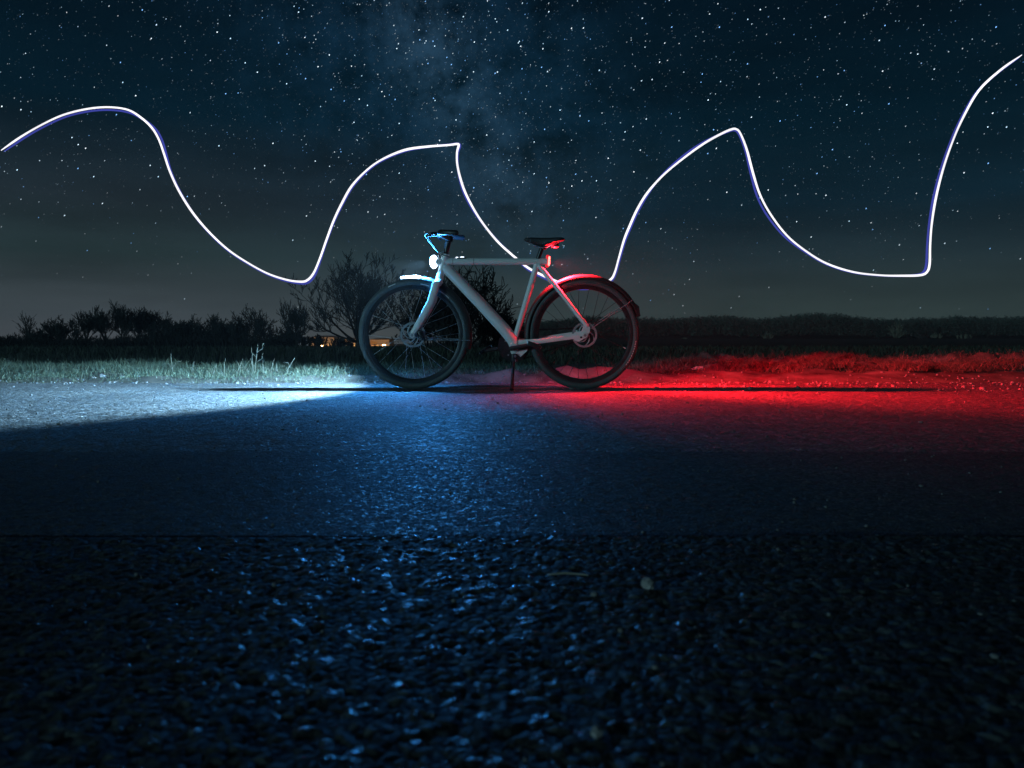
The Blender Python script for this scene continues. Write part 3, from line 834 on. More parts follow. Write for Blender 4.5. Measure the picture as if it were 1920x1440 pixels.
# --- headlight: lens in the nose of the frame
hl = empty('headlight', parent=bike)
hp = L(813.5, 491)
b = MB(); b.tube([hp + Vector((0.045, 0, 0)), hp + Vector((0.008, 0, 0))], [0.0215, 0.0245], 28); b.build('headlight_housing', M['paint'], hl)
b = MB(); b.blob((hp.x, 0, hp.z), (0.026, 0.028, 0.043), 1, 0.0, 3); b.build('headlight_lens', M['lens_white'], hl)
def lamp(name, typ, loc, power, color, parent, aim=None, size=None, blend=0.2, radius=0.02, squash=None):
    ld = bpy.data.lights.new(name, typ); ld.energy = power; ld.color = color; ld.shadow_soft_size = radius
    if typ == 'SPOT': ld.spot_size = size; ld.spot_blend = blend
    o = bpy.data.objects.new(name, ld); COL.objects.link(o); o.parent = parent; o.location = loc
    if squash: o.scale = squash + (1.0,)
    if aim is not None: o.rotation_euler = Vector(aim).to_track_quat('-Z', 'Y').to_euler()
    return o
lp = hp + Vector((-0.040, 0, 0))
lamp('headlight_beam', 'SPOT', lp, BEAM_W, BEAM_COL, hl, (-1, 0, -0.50), R(124), 0.30, 0.012, squash=(1.0, 0.42))
lamp('headlight_far_beam', 'SPOT', lp, BEAM_FAR_W, BEAM_COL, hl, (-1, 0, -0.25), R(60), 0.9, 0.012, squash=(1.0, 0.45))
lamp('headlight_wide_beam', 'SPOT', lp, BEAM_WIDE_W, WIDE_COL, hl, (-1, 0, -0.55), R(168), 1.0, 0.012)
lamp('headlight_spill', 'POINT', lp, SPILL_W, SPILL_COL, hl, radius=0.02)

# --- tail light
tl = empty('tail_light', parent=bike)
tp = L(1027.5, 489.5)
b = MB(); b.tube([L(1018, 490.5), L(1026, 490.5)], [0.0205, 0.0215], 24); b.build('tail_light_housing', M['paint'], tl)
b = MB(); b.box((tp.x - 0.004, 0, tp.z - 0.001), (0.022, 0.0255, 0.080), Matrix.Rotation(R(4), 3, 'Y'), 0.008); b.build('tail_light_halo_rim', M['halo_red'], tl)  # lens casing, enlarged and made to glow as the lamp's red halo
b = MB(); b.box((tp.x + 0.004, 0, tp.z), (0.017, 0.026, 0.062), Matrix.Rotation(R(4), 3, 'Y'), 0.006); b.build('tail_light_lens', M['lens_red'], tl)
rp = tp + Vector((0.022, 0, 0))
lamp('tail_light_beam', 'SPOT', rp, RED_BEAM_W, RED_COL, tl, (1, 0, -0.42), R(105), 1.0, 0.012, squash=(1.0, 0.75))
lamp('tail_light_wide_beam', 'SPOT', rp, RED_WIDE_W, RED_COL, tl, (1, 0, -0.65), R(165), 1.0, 0.012)
lamp('tail_light_down_spill', 'SPOT', rp, RED_SPILL_W, RED_COL, tl, (-0.25, 0, -1), R(140), 0.6, 0.012)
lamp('tail_light_up_spill', 'SPOT', rp, RED_SPILL_W * 0.5, RED_COL, tl, (0.0, 0, 1), R(130), 0.8, 0.012)

# ---------------------------------------------------------------- painted light trail
TR = [(2,282),(40,256),(80,233),(120,215),(165,204),(205,201),(240,206),(265,221),(285,240),(298,262),(308,290),(318,320),(335,357),(360,397),(390,433),(425,466),(460,490),(500,512),(535,524),(560,528),(575,526),(588,512),(600,484),(612,450),(625,415),(640,383),(660,348),(690,317),(720,297),(760,281),(800,275),(840,272),(857,270),(860,273),(857,285),(857,305),(862,330),(872,360),(890,395),(910,425),(935,455),(965,482),(990,502),(1015,515),(1040,526),(1065,534),(1085,540),(1105,539),(1125,534),(1145,524),(1153,510),(1160,485),(1170,450),(1180,425),(1195,392),(1215,360),(1245,327),(1285,294),(1320,269),(1350,252),(1370,243),(1380,242),(1388,250),(1400,280),(1412,325),(1425,365),(1445,402),(1475,441),(1510,470),(1550,494),(1600,510),(1650,516),(1690,517),(1725,516),(1738,510),(1743,495),(1744,460),(1747,420),(1755,370),(1768,318),(1785,268),(1805,222),(1835,170),(1875,132),(1916,103)]
def catmull(P, m=5):
    out = []
    for i in range(len(P) - 1):
        p0 = P[max(i - 1, 0)]; p1 = P[i]; p2 = P[i + 1]; p3 = P[min(i + 2, len(P) - 1)]
        for k in range(m):
            t = k / m
            out.append(tuple(0.5 * (2 * p1[j] + (p2[j] - p0[j]) * t + (2 * p0[j] - 5 * p1[j] + 4 * p2[j] - p3[j]) * t * t + (3 * p1[j] - p0[j] - 3 * p2[j] + p3[j]) * t ** 3) for j in range(2)))
    out.append(P[-1]); return out
TY = D + 0.55
pts2 = catmull(TR)
trail = empty('light_trail', (0, TY, 0.0))
tag(trail, 'glowing white wavy line of light hanging in the air behind the bicycle', 'light trail')
def tpt(px, py, dy=0): v = at(px, py, TY); return Vector((v.x, dy, v.z))
k0 = F / TY
rad = [(1.55 + 0.7 * float(vnoise(i * 0.11, 0.0, 3))) / k0 * min(1.0, 0.35 + 0.2 * min(i, len(pts2) - 1 - i)) for i in range(len(pts2))]
b = MB(); b.tube([tpt(x, y) for x, y in pts2], rad, 8); b.build('white_core', M['trail'], trail)
fp = []
for i, (x, y) in enumerate(pts2):
    a_ = pts2[max(i - 1, 0)]; c_ = pts2[min(i + 1, len(pts2) - 1)]
    dx, dy = c_[0] - a_[0], c_[1] - a_[1]; l_ = math.hypot(dx, dy) or 1
    off = (float(vnoise(i * 0.07, 0.5, 9)) - 0.5) * 10.0
    fp.append(tpt(x - dy / l_ * off, y + dx / l_ * off, 0.03))
b = MB(); b.tube(fp, [r_ * 1.05 for r_ in rad], 8); b.build('blue_fringe', M['fringe'], trail)

# ---------------------------------------------------------------- trees
def branch(mb, p, d, length, r, level, rng, cfg, sides):
    segs = cfg.get('segs', 4) if level < cfg['levels'] else 2
    pts = [p]; rad = [r]
    q = p.copy(); dd = d.copy()
    for i in range(segs):
        wob = Vector((rng.gauss(0, 1), rng.gauss(0, 1), rng.gauss(0, 1))) * cfg['wob']
        dd = (dd + wob + Vector((0, 0, cfg['up'] * (0.5 + 0.5 * level)))).normalized()
        q = q + dd * (length / segs); pts.append(q.copy()); rad.append(max(cfg['rmin'], r * (1 - 0.72 * (i + 1) / segs)))
    mb.tube(pts, rad, sides if level < 2 else 3, cap=False)
    if level >= cfg['levels']: return
    nkids = rng.randint(*cfg['kids'])
    for k in range(nkids):
        f = cfg['first'] + (1 - cfg['first']) * (k + rng.random()) / nkids
        idx = min(int(f * segs), segs - 1); fr = f * segs - idx
        pp = pts[idx].lerp(pts[idx + 1], min(fr, 1))
        axis = (pts[idx + 1] - pts[idx]).normalized()
        perp = axis.orthogonal().normalized(); perp.rotate(Quaternion(axis, rng.uniform(0, 2 * PI)))
        an = R(rng.uniform(*cfg['angle']))
        nd = (axis * math.cos(an) + perp * math.sin(an)).normalized()
        branch(mb, pp, nd, length * rng.uniform(*cfg['ratio']), max(cfg['rmin'], (r * (1 - 0.6 * f)) * 0.62), level + 1, rng, cfg, sides)

def bare_tree(name, loc, height, label, cat, group, seed, trunk_h=0.15, limbs=6, spread_=(10, 60), levels=4, rmin=0.02, kids=(3, 5), up=0.06, wob=0.12, r0=None, lean=0.0, ratio=(0.45, 0.68), limb_len=0.62, width=None):
    rng = random.Random(seed)
    root = empty(name, loc)
    tag(root, label, cat, group)
    r0 = r0 or height * 0.024
    tr = MB(); th = height * trunk_h
    pts = [Vector((0, 0, -0.4)), Vector((lean * th * 0.5, 0, th * 0.5)), Vector((lean * th, 0, th))]
    tr.tube(pts, [r0 * 1.25, r0, r0 * 0.85], 9, cap=False); tr.build('trunk', M['bark'], root)
    cr = MB()
    cfg = dict(levels=levels, wob=wob, up=up, kids=kids, angle=(18, 52), ratio=ratio, rmin=rmin, first=0.22)
    for k in range(limbs):
        az = 2 * PI * (k + rng.uniform(-0.25, 0.25)) / limbs * 1.0 + rng.uniform(0, 0.4)
        tilt = R(spread_[0] + (spread_[1] - spread_[0]) * ((k * 0.618) % 1.0))
        dd = Vector((math.cos(az) * math.sin(tilt), math.sin(az) * math.sin(tilt), math.cos(tilt)))
        branch(cr, pts[-1] - Vector((0, 0, rng.uniform(0, th * 0.25))), dd, height * limb_len * rng.uniform(0.85, 1.12), r0 * 0.5, 1, rng, cfg, 6)
    zt = sorted(v[2] for v in cr.v)[int(len(cr.v) * 0.995)]
    k = (height) / zt
    kx = k
    if width:
        xs_ = sorted(abs(v[0]) for v in cr.v); kx = width / 2 / xs_[int(len(xs_) * 0.985)]
    cr.v = [(x * kx, y * kx, z * k) for x, y, z in cr.v]
    cr.build('crown', M['twig'], root, smooth=False)
    return root

def ground_at(x, y): return float(field_full(np.array([x]), np.array([y]))[0])
def place(px, y): 
    x = (px - 960) / F * y; return (x, y, ground_at(x, y))
def top_height(py, y, z0): return CAM_H + (HOR - py) / F * y - z0

# big spreading tree behind the front wheel
loc = place(672, 84); bare_tree('bare_tree', loc, top_height(480, 84, loc[2]), 'largest bare spreading tree behind the front wheel', 'tree', None, 5, 0.055, 13, (4, 76), 5, 0.028, (3, 5), 0.07, 0.09, r0=0.34, ratio=(0.44, 0.66), limb_len=0.66, width=230 / F * 84)
# hedgerow trees, left to right
hedge = [(52, 588, 92, 0.2, 3, (4, 16), 3, 'thin two stemmed sapling, far left of the hedgerow', 11),
         (112, 596, 92, 0.3, 5, (8, 45), 4, 'small leaning bare tree right of the thin sapling', 12),
         (163, 586, 94, 0.28, 6, (5, 55), 4, 'open forked bare tree, left one of the tallest hedgerow clump', 13),
         (197, 577, 95, 0.25, 7, (5, 42), 4, 'slender bare tree in the middle of the hedgerow clump', 14),
         (232, 571, 95, 0.25, 8, (5, 45), 4, 'tallest bare tree of the hedgerow clump', 15),
         (262, 580, 97, 0.25, 7, (5, 40), 4, 'bare tree just right of the tallest hedgerow tree', 16),
         (290, 583, 97, 0.22, 7, (5, 38), 4, 'upright bare tree at the right end of the hedgerow clump', 17),
         (336, 602, 98, 0.12, 8, (5, 50), 4, 'low scraggly bare tree right of the hedgerow clump', 18),
         (556, 566, 80, 0.22, 8, (5, 52), 4, 'slim bare tree beside the largest spreading tree', 19),
         (528, 632, 80, 0.1, 5, (5, 45), 3, 'thin bare sapling left of the slim bare tree', 20)]
for px, ty, y, th, limbs, sp_, lv, lab, seed in hedge:
    loc = place(px, y); bare_tree('bare_tree', loc, top_height(ty, y, loc[2]), lab, 'tree', 'bare trees of the hedgerow', seed, th * 0.75, limbs + 1, sp_, lv, 0.028, (4, 6), 0.12, 0.12, width=(34 if px < 80 else 58) / F * y)
def bush(px, ty, y, wpx, lab, seed, mat='twig', dens=26, cat='bush', group='bushes of the hedgerow', name='bare_bush', levels=4, rmin=0.030):
    rng = random.Random(seed); loc = place(px, y); h = top_height(ty, y, loc[2]) * (1.22 if mat == 'twig' else 1.0); w = wpx / F * y / 2 * (1.15 if mat == 'twig' else 1.0)
    root = empty(name, loc); tag(root, lab, cat, group)
    b = MB(); cfg = dict(levels=levels, wob=0.16, up=0.06, kids=(3, 5), angle=(15, 60), ratio=(0.42, 0.65), rmin=rmin, first=0.15)
    for k in range(dens):
        u = rng.uniform(-1, 1); bx = u * w * 0.55; by = rng.uniform(-1, 1) * w * 0.5
        dd = Vector((u * 0.55 + rng.gauss(0, 0.15), rng.gauss(0, 0.3), 1)).normalized()
        ln = h * math.sqrt(max(0.12, 1 - (u * 0.85) ** 2)) * rng.uniform(0.6, 0.80)
        branch(b, Vector((bx, by, -0.2)), dd, ln, 0.05, 1, rng, cfg, 4)
        if k < 6:
            st = MB(); st.tube([Vector((bx, by, -0.3)), Vector((bx, by, -0.2)) + dd * ln * 0.35], [0.08, 0.05], 5, cap=False); st.build('stem', M['bark'], root)
    zt = sorted(v[2] for v in b.v)[int(len(b.v) * 0.99)]; kk = h / zt
    b.v = [(x, yv, z * kk) for x, yv, z in b.v]
    b.build('crown', M[mat], root, smooth=False)
    return root
for px, ty, y, w, lab, seed in [(8, 634, 88, 60, 'lowest bush at the left edge of the hedgerow', 31), (38, 624, 88, 56, 'bush under the thin two stemmed sapling', 32), (72, 624, 90, 60, 'bush between the sapling and the leaning tree', 33),
                                (95, 622, 90, 44, 'taller narrow bush just left of the leaning tree', 34), (140, 624, 90, 80, 'bush filling the gap left of the forked tree', 35), (185, 634, 90, 66, 'bush at the foot of the slender hedgerow tree', 36),
                                (235, 632, 92, 76, 'bush at the foot of the tallest hedgerow tree', 37), (285, 622, 92, 70, 'bush at the foot of the upright tree', 38), (325, 612, 92, 60, 'dense bush beside the low scraggly tree', 39),
                                (362, 610, 92, 56, 'dense bush right of the low scraggly tree', 40), (400, 606, 92, 62, 'dense bush left of the round bush', 41), (432, 612, 90, 52, 'narrow bush against the round bush', 42),
                                (474, 596, 88, 88, 'large round topped bush in the hedgerow', 43), (545, 620, 82, 66, 'bush at the foot of the slim bare tree', 44), (590, 634, 82, 62, 'low bush in front of the orange building', 45),
                                (640, 637, 80, 60, 'low bush left of the largest tree trunk', 46)]:
    bush(px, ty, y, w, lab, seed, dens=15 if px < 290 else 25)

# dense dark conifer behind the down tube
def conifer(px, ty, y, wpx, lab, seed, whorls=16, per=9, name='conifer', mat='needle', group=None, twigs=10, rmin=0.02):
    rng = random.Random(seed); loc = place(px, y); h = top_height(ty, y, loc[2]); w = wpx / F * y / 2
    root = empty(name, loc); tag(root, lab, 'tree', group)
    t = MB(); t.tube([(0, 0, -0.4), (0, 0, h * 0.5), (0, 0, h)], [h * 0.028, h * 0.016, 0.02], 8, cap=False); t.build('trunk', M['bark'], root)
    b = MB()
    for i in range(whorls):
        f = (i + 0.5) / whorls; z = h * (0.04 + 0.95 * f)
        for k in range(per):
            az = 2 * PI * (k + rng.random()) / per
            ln = w * (1 - f) ** 0.75 * rng.uniform(0.65, 1.15) + 0.15
            d = Vector((math.cos(az), math.sin(az), rng.uniform(-0.15, 0.5)))
            p = Vector((0, 0, z)); pts = [p + d * ln * q + Vector((0, 0, -0.12 * ln * q * (1 - q) * 4)) for q in (0, 0.35, 0.7, 1.0)]
            b.tube(pts, [0.035, 0.03, 0.022, 0.012], 3, cap=False)
            for q in range(twigs):
                fq = rng.uniform(0.2, 1.0); pp = p + d * ln * fq
                tv = (d + Vector((rng.gauss(0, 0.7), rng.gauss(0, 0.7), rng.gauss(0, 0.4)))).normalized() * ln * rng.uniform(0.12, 0.34)
                b.tube([pp, pp + tv * 0.5, pp + tv], [rmin * 2.4, rmin * 2.0, rmin * 0.6], 3, cap=False)
    b.build('crown', M[mat], root, smooth=False)
    return root
bush(868, 534, 62, 128, 'dense dark bare tree rising behind the down tube', 51, dens=30, cat='tree', group=None, name='bare_tree')
bush(815, 566, 66, 95, 'smaller dark bush seen through the front wheel', 52, dens=30, group=None)
bush(932, 590, 66, 84, 'dark twiggy bush behind the seat tube', 53, dens=26, group=None)

# far wood on the ridge: one mass
def far_wood():
    """bare winter crowns as clouds of twig-sized faces, several rows deep"""
    rng = np.random.default_rng(3); n = 8200; m = 62
    y = 505 + 375 * rng.uniform(0, 1, n) ** 1.5; u = rng.uniform(-0.02, 0.80, n); x = u * y
    z = field_z(x, y)
    h = rng.uniform(8.0, 13.5, n) * (0.80 + 0.9 * np.clip(fbm(u * 13, u * 0 + 2, 91, 4) + 0.35, 0, 1)) * (0.55 + 0.45 * np.minimum(1.0, (u + 0.03) / 0.14)); w = rng.uniform(1.4, 3.8, n)
    d = rng.normal(0, 1, (n, m, 3)); d /= np.linalg.norm(d, axis=2)[:, :, None]; d *= rng.uniform(0.35, 1, (n, m, 1)) ** 0.5
    c = np.stack([x[:, None] + d[:, :, 0] * w[:, None], y[:, None] + d[:, :, 1] * w[:, None], z[:, None] + h[:, None] * (0.60 + 0.40 * d[:, :, 2])], -1).reshape(-1, 3)
    k = len(c); t = rng.normal(0, 1, (k, 3, 3)) * np.array([0.42, 0.42, 0.46])
    V = (c[:, None] + t).reshape(-1, 3)
    tint = np.repeat(np.repeat(rng.uniform(0.55, 1.4, (n, 1)) * np.array([1.0, 1.0, 0.95]), m * 3, 0), 1, 0)
    o = np_mesh('far_wood', V, np.arange(k * 3).reshape(-1, 3), M['wood'], tint=tint)
    tag(o, 'far dark bare wood along the ridge', kind='stuff')
far_wood()
conifer(1725, 603, 480, 26, 'larger dark spruce standing before the far wood', 61, 12, 7, name='spruce_tree', twigs=6, rmin=0.12)
conifer(1648, 609, 480, 18, 'smaller dark spruce left of the larger spruce', 62, 10, 7, name='spruce_tree', twigs=6, rmin=0.12)
for px, ty, y, w, lab, seed in [(1681, 603, 470, 20, 'tallest pale bare bush between the two spruces', 71), (1756, 624, 470, 22, 'low pale bush right of the larger spruce', 72), (1810, 626, 470, 46, 'wide low pale bush further right of the spruces', 73),
                                (1440, 622, 480, 22, 'round pale bush at the foot of the far wood', 74), (1283, 633, 470, 18, 'small pale bush at the wood edge nearest the rear wheel', 75)]:
    bush(px, ty, y, w, lab, seed, 'pale_bush', 16, group='pale bushes before the far wood', name='pale_bush', levels=2, rmin=0.10)

# ---------------------------------------------------------------- far buildings and street lamps
def building(px0, px1, top, y, depth, lab, nwin, floors):
    x0 = (px0 - 960) / F * y; x1 = (px1 - 960) / F * y; z0 = ground_at((x0 + x1) / 2, y) - 0.5; zt = CAM_H + (HOR - top) / F * y
    root = empty('house', ((x0 + x1) / 2, y, z0)); tag(root, lab, 'house', None)
    w = x1 - x0; h = zt - z0
    b = MB(); b.box((0, depth / 2, h * 0.46), (w, depth, h * 0.92)); b.build('wall', M['brick'], root, smooth=False)
    b = MB(); e = 0.4
    b.add([(-w / 2 - e, -e, h * 0.92), (w / 2 + e, -e, h * 0.92), (w / 2 + e, depth + e, h * 0.92), (-w / 2 - e, depth + e, h * 0.92), (-w / 2 + 1.2, depth / 2, h), (w / 2 - 1.2, depth / 2, h)],
          [(0, 1, 5, 4), (2, 3, 4, 5), (0, 4, 3), (1, 2, 5), (3, 2, 1, 0)]); b.build('roof', M['roof'], root, smooth=False)
    for f in range(floors):
        for k in range(nwin):
            b = MB(); b.box((-w / 2 + w * (k + 0.5) / nwin, -0.03, h * (0.24 + 0.32 * f)), (w / nwin * 0.45, 0.1, h * 0.16)); b.build('window', M['window_lit'], root, smooth=False)
building(580, 626, 629, 230, 9, 'wide orange lit house seen left of the largest tree', 6, 2)
building(638, 668, 633, 225, 9, 'narrow orange lit house behind the largest tree trunk', 4, 2)
building(694, 730, 634, 230, 9, 'orange lit house seen through the front wheel', 4, 2)
def street_lamp(px, y, py, lab):
    x = (px - 960) / F * y; z0 = ground_at(x, y); z = CAM_H + (HOR - py) / F * y
    root = empty('street_lamp', (x, y, z0)); tag(root, lab, 'street lamp', 'street lamps in the far town')
    h = max(z - z0, 1.2)
    b = MB(); b.tube([(0, 0, 0), (0, 0, h), (0.5, 0, h + 0.3)], [0.08, 0.06, 0.05], 6); b.build('pole', M['black_metal'], root)
    b = MB(); b.box((0.6, 0, h + 0.25), (0.75, 0.3, 0.16), bev=0.04); b.build('lamp_head', M['lamp_lit'], root)
    lamp('lamp_light', 'POINT', (0.6, -0.3, h), 4000, (1.0, 0.50, 0.16), root, radius=0.2)
street_lamp(663, 205, 651, 'street lamp just left of the front tyre')
street_lamp(716, 205, 648.5, 'street lamp seen through the front wheel spokes')
street_lamp(600, 212, 650, 'street lamp before the wide orange lit house')

# ---------------------------------------------------------------- grass, weeds, stones
def blades(name, x, y, z, h, w, bend, mat, tint, seed, parent=None):
    rng = np.random.default_rng(seed); n = len(x)
    az = rng.uniform(0, 2 * PI, n); ax = np.cos(az); ay = np.sin(az)
    pa = rng.uniform(0, 2 * PI, n); bx = np.cos(pa); by = np.sin(pa)
    lean = bend * h
    P = np.stack([x, y, z], -1)
    side = np.stack([ax * w, ay * w, np.zeros(n)], -1)
    mid = P + np.stack([bx * lean * 0.35, by * lean * 0.35, h * 0.55], -1)
    tip = P + np.stack([bx * lean, by * lean, h * np.sqrt(np.maximum(0.05, 1 - 0.55 * bend ** 2))], -1)
    V = np.stack([P - side, P + side, mid - side * 0.7, mid + side * 0.7, tip], 1).reshape(-1, 3)
    o = (np.arange(n) * 5)[:, None, None]
    T = (np.array([[0, 1, 3], [0, 3, 2], [2, 3, 4]])[None] + o).reshape(-1, 3)
    return np_mesh(name, V, T, mat, parent, tint=np.repeat(tint, 5, 0))
rng = np.random.default_rng(21)
def verge_grass(n, x0, x1, y0, y1, hmin, hmax, seed, dry=0.3, clumpiness=0.55, fall=1.0):
    r_ = np.random.default_rng(seed)
    x = r_.uniform(x0, x1, n); y = y0 + (y1 - y0) * r_.uniform(0, 1, n) ** fall
    cl = vnoise(x * 2.6, y * 2.6, seed) * 0.6 + vnoise(x * 7, y * 7, seed + 1) * 0.4
    keep = cl > clumpiness * r_.uniform(0.2, 1.0, n); x, y, cl = x[keep], y[keep], cl[keep]; n = len(x)
    h = (hmin + (hmax - hmin) * r_.uniform(0, 1, n) ** 1.8) * (0.45 + 1.0 * cl) * (0.35 + 0.65 * sstep(6.2, 6.9, y))
    d = r_.uniform(0, 1, n) < dry
    tint = np.where(d[:, None], np.array([2.6, 2.2, 2.2]) * r_.uniform(0.7, 1.3, (n, 1)), np.array([1.0, 1.0, 1.0]) * r_.uniform(0.5, 1.5, (n, 1)))
    z = verge_z(x, y) - 0.005
    return x, y, z, h, r_.uniform(0.0012, 0.0026, n) * (1 + 0.5 * sstep(7, 10, y)), r_.uniform(0.25, 1.32, n), tint
parts_ = [verge_grass(110000, -7.5, 0.25, 6.22, 9.6, 0.015, 0.105, 81, dry=0.30, fall=1.3, clumpiness=0.75), verge_grass(9000, -12, -7.5, 6.2, 9.5, 0.04, 0.2, 82), verge_grass(3500, 0.1, 1.3, 6.55, 8.0, 0.02, 0.10, 83, clumpiness=0.75)]
cat_ = [np.concatenate([p[k] for p in parts_]) for k in range(7)]
tag(blades('grass', *cat_[:6], M['grass'], cat_[6], 84), 'short rough grass along the left verge', kind='stuff')
parts_ = [verge_grass(22000, 1.0, 8.5, 6.6, 10.0, 0.02, 0.10, 91, dry=0.7, clumpiness=0.7, fall=1.1)]
cat_ = [np.concatenate([p[k] for p in parts_]) for k in range(7)]
tag(blades('grass', *cat_[:6], M['weed'], cat_[6] * 0.5, 94), 'sparse dead grass on the right verge', kind='stuff')
# dark weeds on the field behind the verge
r_ = np.random.default_rng(5); n = 26000
y = 10.5 + 60 * r_.uniform(0, 1, n) ** 1.7; x = r_.uniform(-0.75, 0.75, n) * y
z = field_z(x, y) - 0.02
tag(blades('field_weeds', x, y, z, r_.uniform(0.08, 0.40, n), r_.uniform(0.006, 0.016, n) * (y / 20), r_.uniform(0.1, 1.0, n), M['grass'], np.full((n, 3), 0.45), 6), 'dark dead weeds covering the field', kind='stuff')

# scrub under the hedgerow
r_ = np.random.default_rng(15); n = 16000
y = r_.uniform(80, 97, n); x = r_.uniform(-0.75, -0.272, n) * y
z = field_z(x, y) - 0.1
tag(blades('scrub', x, y, z, r_.uniform(0.3, 1.25, n) * (0.5 + vnoise(x * 0.25, y * 0.25, 17)), r_.uniform(0.02, 0.06, n), r_.uniform(0.1, 1.0, n), M['twig'], np.ones((n, 3)), 16), 'low dark scrub under the hedgerow', kind='stuff')

# tall dry stalks in the lit grass
sr = random.Random(4)
def stalk(px, ty, y, lab, seed, fork=False, lean=0.0, group='dry stalks standing in the left verge'):
    rg = random.Random(seed); x = (px - 960) / F * y; z0 = float(verge_z(np.array([x]), np.array([y]))[0]); h = CAM_H + (HOR - ty) / F * y - z0
    root = empty('dry_stalk', (x, y, z0 - 0.01)); tag(root, lab, 'dry stalk', group)
    b = MB(); lx = lean * h
    b.tube([(0, 0, 0), (lx * 0.3 + rg.uniform(-.01, .01), 0, h * 0.4), (lx * 0.7, 0, h * 0.75), (lx, 0.01, h)], [0.0028, 0.0025, 0.002, 0.0010], 5); b.build('stem', M['dry'], root)
    if fork:
        for k in range(4):
            f = 0.35 + 0.14 * k; s = 1 if k % 2 else -1
            b = MB(); p = Vector((lx * f, 0, h * f)); b.tube([p, p + Vector((s * h * 0.14, 0.01, h * 0.10)), p + Vector((s * h * 0.17, 0.01, h * 0.26))], [0.0019, 0.0016, 0.0008], 5); b.build('side_stem', M['dry'], root)
    else:
        for k in range(2):
            s = rg.choice((-1, 1)); f = rg.uniform(0.1, 0.5)
            b = MB(); p = Vector((lx * f, 0, h * f)); ln = h * rg.uniform(0.25, 0.5)
            b.tube([p, p + Vector((s * ln * 0.4, rg.uniform(-.02, .02), ln * 0.7)), p + Vector((s * ln * 0.9, rg.uniform(-.03, .03), ln * 0.75))], [0.0019, 0.0017, 0.0007], 4); b.build('blade', M['dry'], root)
stalk(479, 643, 6.9, 'tallest forked dry stalk above the left verge grass', 1, True, 0.06, None)
stalk(472, 660, 6.8, 'upright dry stalk left beside the tallest forked stalk', 2, False, 0.02, None)
stalk(537, 668, 6.8, 'long dry stalk leaning right, left of the front tyre', 3, False, 0.45, None)
stalk_list = [(418, 670, 0.1), (444, 671, 0.25), (460, 675, -0.45), (468, 678, -0.5), (494, 673, -0.05), (507, 670, 0.2), (522, 680, -0.2), (594, 681, 0.05), (626, 682, 0.3), (645, 679, 0.2), (324, 660, -0.1), (362, 676, 0.05), (402, 680, 0.1), (575, 683, -0.3), (810, 678, -0.15), (735, 682, 0.1)]
NTH = ['leftmost', 'second', 'third', 'fourth', 'fifth', 'sixth', 'seventh', 'eighth', 'ninth', 'tenth', 'eleventh', 'twelfth', 'thirteenth', 'fourteenth', 'fifteenth', 'rightmost']
for i, (px, ty, ln) in enumerate(stalk_list):
    rank = sorted(q[0] for q in stalk_list).index(px)
    stalk(px, ty, 6.75 + 0.1 * (i % 4), 'short pale dry stalk, %s%s of the row in the lit verge' % (NTH[rank], '' if rank in (0, 15) else ' from the left'), 20 + i, False, ln)

# dead weed clumps on the right verge
def clump_data(seed, n=520, rx=0.34, rh=0.26):
    r_ = np.random.default_rng(seed)
    a = r_.uniform(0, 2 * PI, n); q = np.sqrt(r_.uniform(0, 1, n)); x = np.cos(a) * q * rx; y = np.sin(a) * q * rx * 0.6
    h = rh * np.sqrt(np.maximum(0.1, 1 - q * q * 0.8)) * r_.uniform(0.5, 1.1, n)
    return x, y, np.zeros(n) - 0.03, h, r_.uniform(0.0014, 0.0036, n), r_.uniform(0.4, 1.35, n), np.ones((n, 3)) * r_.uniform(0.25, 1.5, (n, 1))
protos = []
for k in range(4):
    cd = clump_data(200 + k, 1100, 0.34 + 0.06 * k, 0.20 + 0.03 * (k % 3))
    o = blades('weed_clump', *cd[:6], M['weed'], cd[6], 210 + k); protos.append(o)
spots = [(1222, 672, 7.2), (1265, 690, 6.75), (1300, 680, 7.4), (1332, 668, 7.8), (1361, 660, 7.9), (1395, 684, 7.0), (1432, 690, 6.8), (1472, 662, 8.0), (1490, 680, 7.2), (1526, 685, 7.0), (1538, 686, 6.8), (1570, 668, 7.7), (1610, 690, 6.8), (1648, 684, 7.2), (1690, 692, 6.8), (1715, 690, 7.0), (1755, 692, 6.8), (1788, 697, 6.8), (1838, 686, 7.0), (1865, 672, 7.8), (1905, 690, 7.0), (1440, 655, 9.0), (1600, 655, 9.2), (1760, 672, 8.6)]
used = set()
for i, (px, ty, y) in enumerate(spots):
    k = i % 4
    if k in used:
        o = protos[k].copy(); COL.objects.link(o)
    else:
        o = protos[k]; used.add(k)
    x = (px - 960) / F * y; z0 = float(verge_z(np.array([x]), np.array([y]))[0])
    hh = max(0.12, CAM_H + (HOR - ty) / F * y - z0)
    o.location = (x, y, z0); o.rotation_euler = (0, 0, sr.uniform(0, 6.28)); s = hh / 0.24; o.scale = (0.55 + 0.45 * s, 0.55 + 0.45 * s, s)
    rank = sorted(q[0] for q in spots).index(px)
    ORD = ['first', 'second', 'third', 'fourth', 'fifth', 'sixth', 'seventh', 'eighth', 'ninth', 'tenth', 'eleventh', 'twelfth']
    lab = ('dead weed clump, %s from the rear wheel along the red verge' % ORD[rank]) if rank < 12 else ('dead weed clump, %s from the right picture edge on the red verge' % ORD[len(spots) - 1 - rank])
    tag(o, lab, 'weed clump', 'dead weed clumps on the right verge')

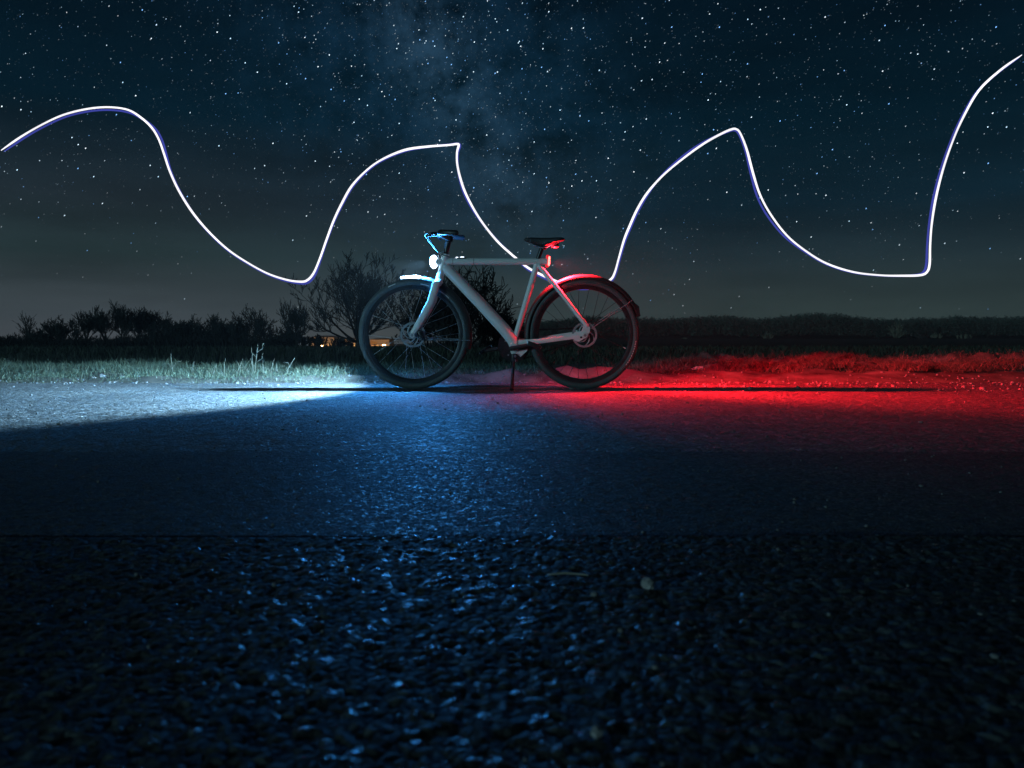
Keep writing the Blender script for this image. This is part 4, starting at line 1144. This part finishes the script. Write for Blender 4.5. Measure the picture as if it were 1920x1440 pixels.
# rocks and stones
def rock(px, py, y, size, lab, seed, group=None, flat=0.55, z=None):
    x = (px - 960) / F * y; z0 = float(verge_z(np.array([x]), np.array([y]))[0]) if z is None else z
    b = MB(); b.blob((0, 0, 0), (size, size * 0.8, size * flat), seed, 0.16, 3)
    rg = np.random.default_rng(seed); V = np.array(b.v)
    V *= (1 + 0.22 * fbm(V[:, 0] / size * 1.3 + seed, V[:, 2] / size * 1.6 + V[:, 1] / size, seed))[:, None]
    b.v = [tuple(v) for v in V]
    o = b.build('rock', M['rock'], smooth=True, angle=30); o.location = (x, y, z0 + size * flat * 0.45); o.rotation_euler = (rg.uniform(-.2, .2), rg.uniform(-.2, .2), rg.uniform(0, 6))
    tag(o, lab, 'rock', group)
rock(192, 700, 6.75, 0.030, 'pale rock in the left verge grass, left of a flatter one', 1)
rock(230, 703, 6.6, 0.036, 'flatter pale rock in the left verge grass', 2, flat=0.4)
rock(176, 704, 6.65, 0.022, 'small pale rock, leftmost in the left verge grass', 3)
rock(897, 690, 7.1, 0.062, 'pale rounded rock between the wheels behind the far pedal', 4, flat=0.5)
rock(1308, 690, 6.9, 0.055, 'pale flat rock in the red lit verge by the rear wheel', 5, flat=0.35)
rock(1214, 1117, 0.953, 0.0085, 'small pale stone lying alone on the near asphalt', 6, z=0.012, flat=0.8)
rock(1120, 1395, 0.595, 0.006, 'dark small stone on the asphalt nearest the camera', 7, z=0.012, flat=0.6)
b = MB(); b.tube([(0, 0, 0), (0.022, 0.004, 0.001), (0.05, -0.001, 0.0)], [0.0011, 0.0013, 0.0008], 6); o = b.build('straw', M['straw']); o.location = ((1028 - 960) / F * 0.96, 0.985, 0.0165)
tag(o, 'thin straw lying on the near asphalt beside a stone', 'straw')

def gravel():
    rg = np.random.default_rng(9); mb = MB()
    import bmesh
    bm = bmesh.new(); bmesh.ops.create_icosphere(bm, subdivisions=1, radius=1); bm.verts.index_update()
    bv = np.array([v.co[:] for v in bm.verts]); bf = np.array([[v.index for v in f.verts] for f in bm.faces]); bm.free()
    n1, n2, n3, n4 = 3600, 900, 380, 700
    x = np.concatenate([rg.uniform(-8.5, 8.5, n1), rg.uniform(-5.5, 5.5, n2), rg.uniform(0.2, 8, n3), rg.uniform(-1.6, 1.6, n4)])
    y = np.concatenate([6.10 + rg.normal(0, 0.22, n1), rg.uniform(2.5, 5.95, n2), rg.uniform(5.0, 6.4, n3), rg.uniform(0.5, 2.4, n4)])
    s = np.concatenate([0.002 + 0.011 * rg.uniform(0, 1, n1) ** 4, 0.002 + 0.007 * rg.uniform(0, 1, n2) ** 4, 0.004 + 0.012 * rg.uniform(0, 1, n3) ** 2, 0.0010 + 0.0032 * rg.uniform(0, 1, n4) ** 3])
    z = np.maximum(far_z(x, y), np.where(y > 5.86, verge_z(x, y), -9)) + s * 0.3
    z = np.where(y < SEAM1, near_z(x, y) + s * 0.4, np.where(y < SEAM2, mid_z(x, y) + s * 0.4, z))
    n = len(x)
    V = bv[None] * s[:, None, None] * rg.uniform(0.65, 1.35, (n, 1, 3)) * rg.uniform(0.8, 1.15, (n, len(bv), 1)) * np.array([1, 1, 0.7])
    a = rg.uniform(0, 6.28, n); c, s_ = np.cos(a)[:, None], np.sin(a)[:, None]
    VX = V[:, :, 0] * c - V[:, :, 1] * s_; VY = V[:, :, 0] * s_ + V[:, :, 1] * c
    V = np.stack([VX, VY, V[:, :, 2]], -1) + np.stack([x, y, z], -1)[:, None]
    T = (bf[None] + (np.arange(n) * len(bv))[:, None, None]).reshape(-1, 3)
    tag(np_mesh('gravel', V.reshape(-1, 3), T, M['gravel']), 'loose gravel chips along the road edge', kind='stuff')
gravel()
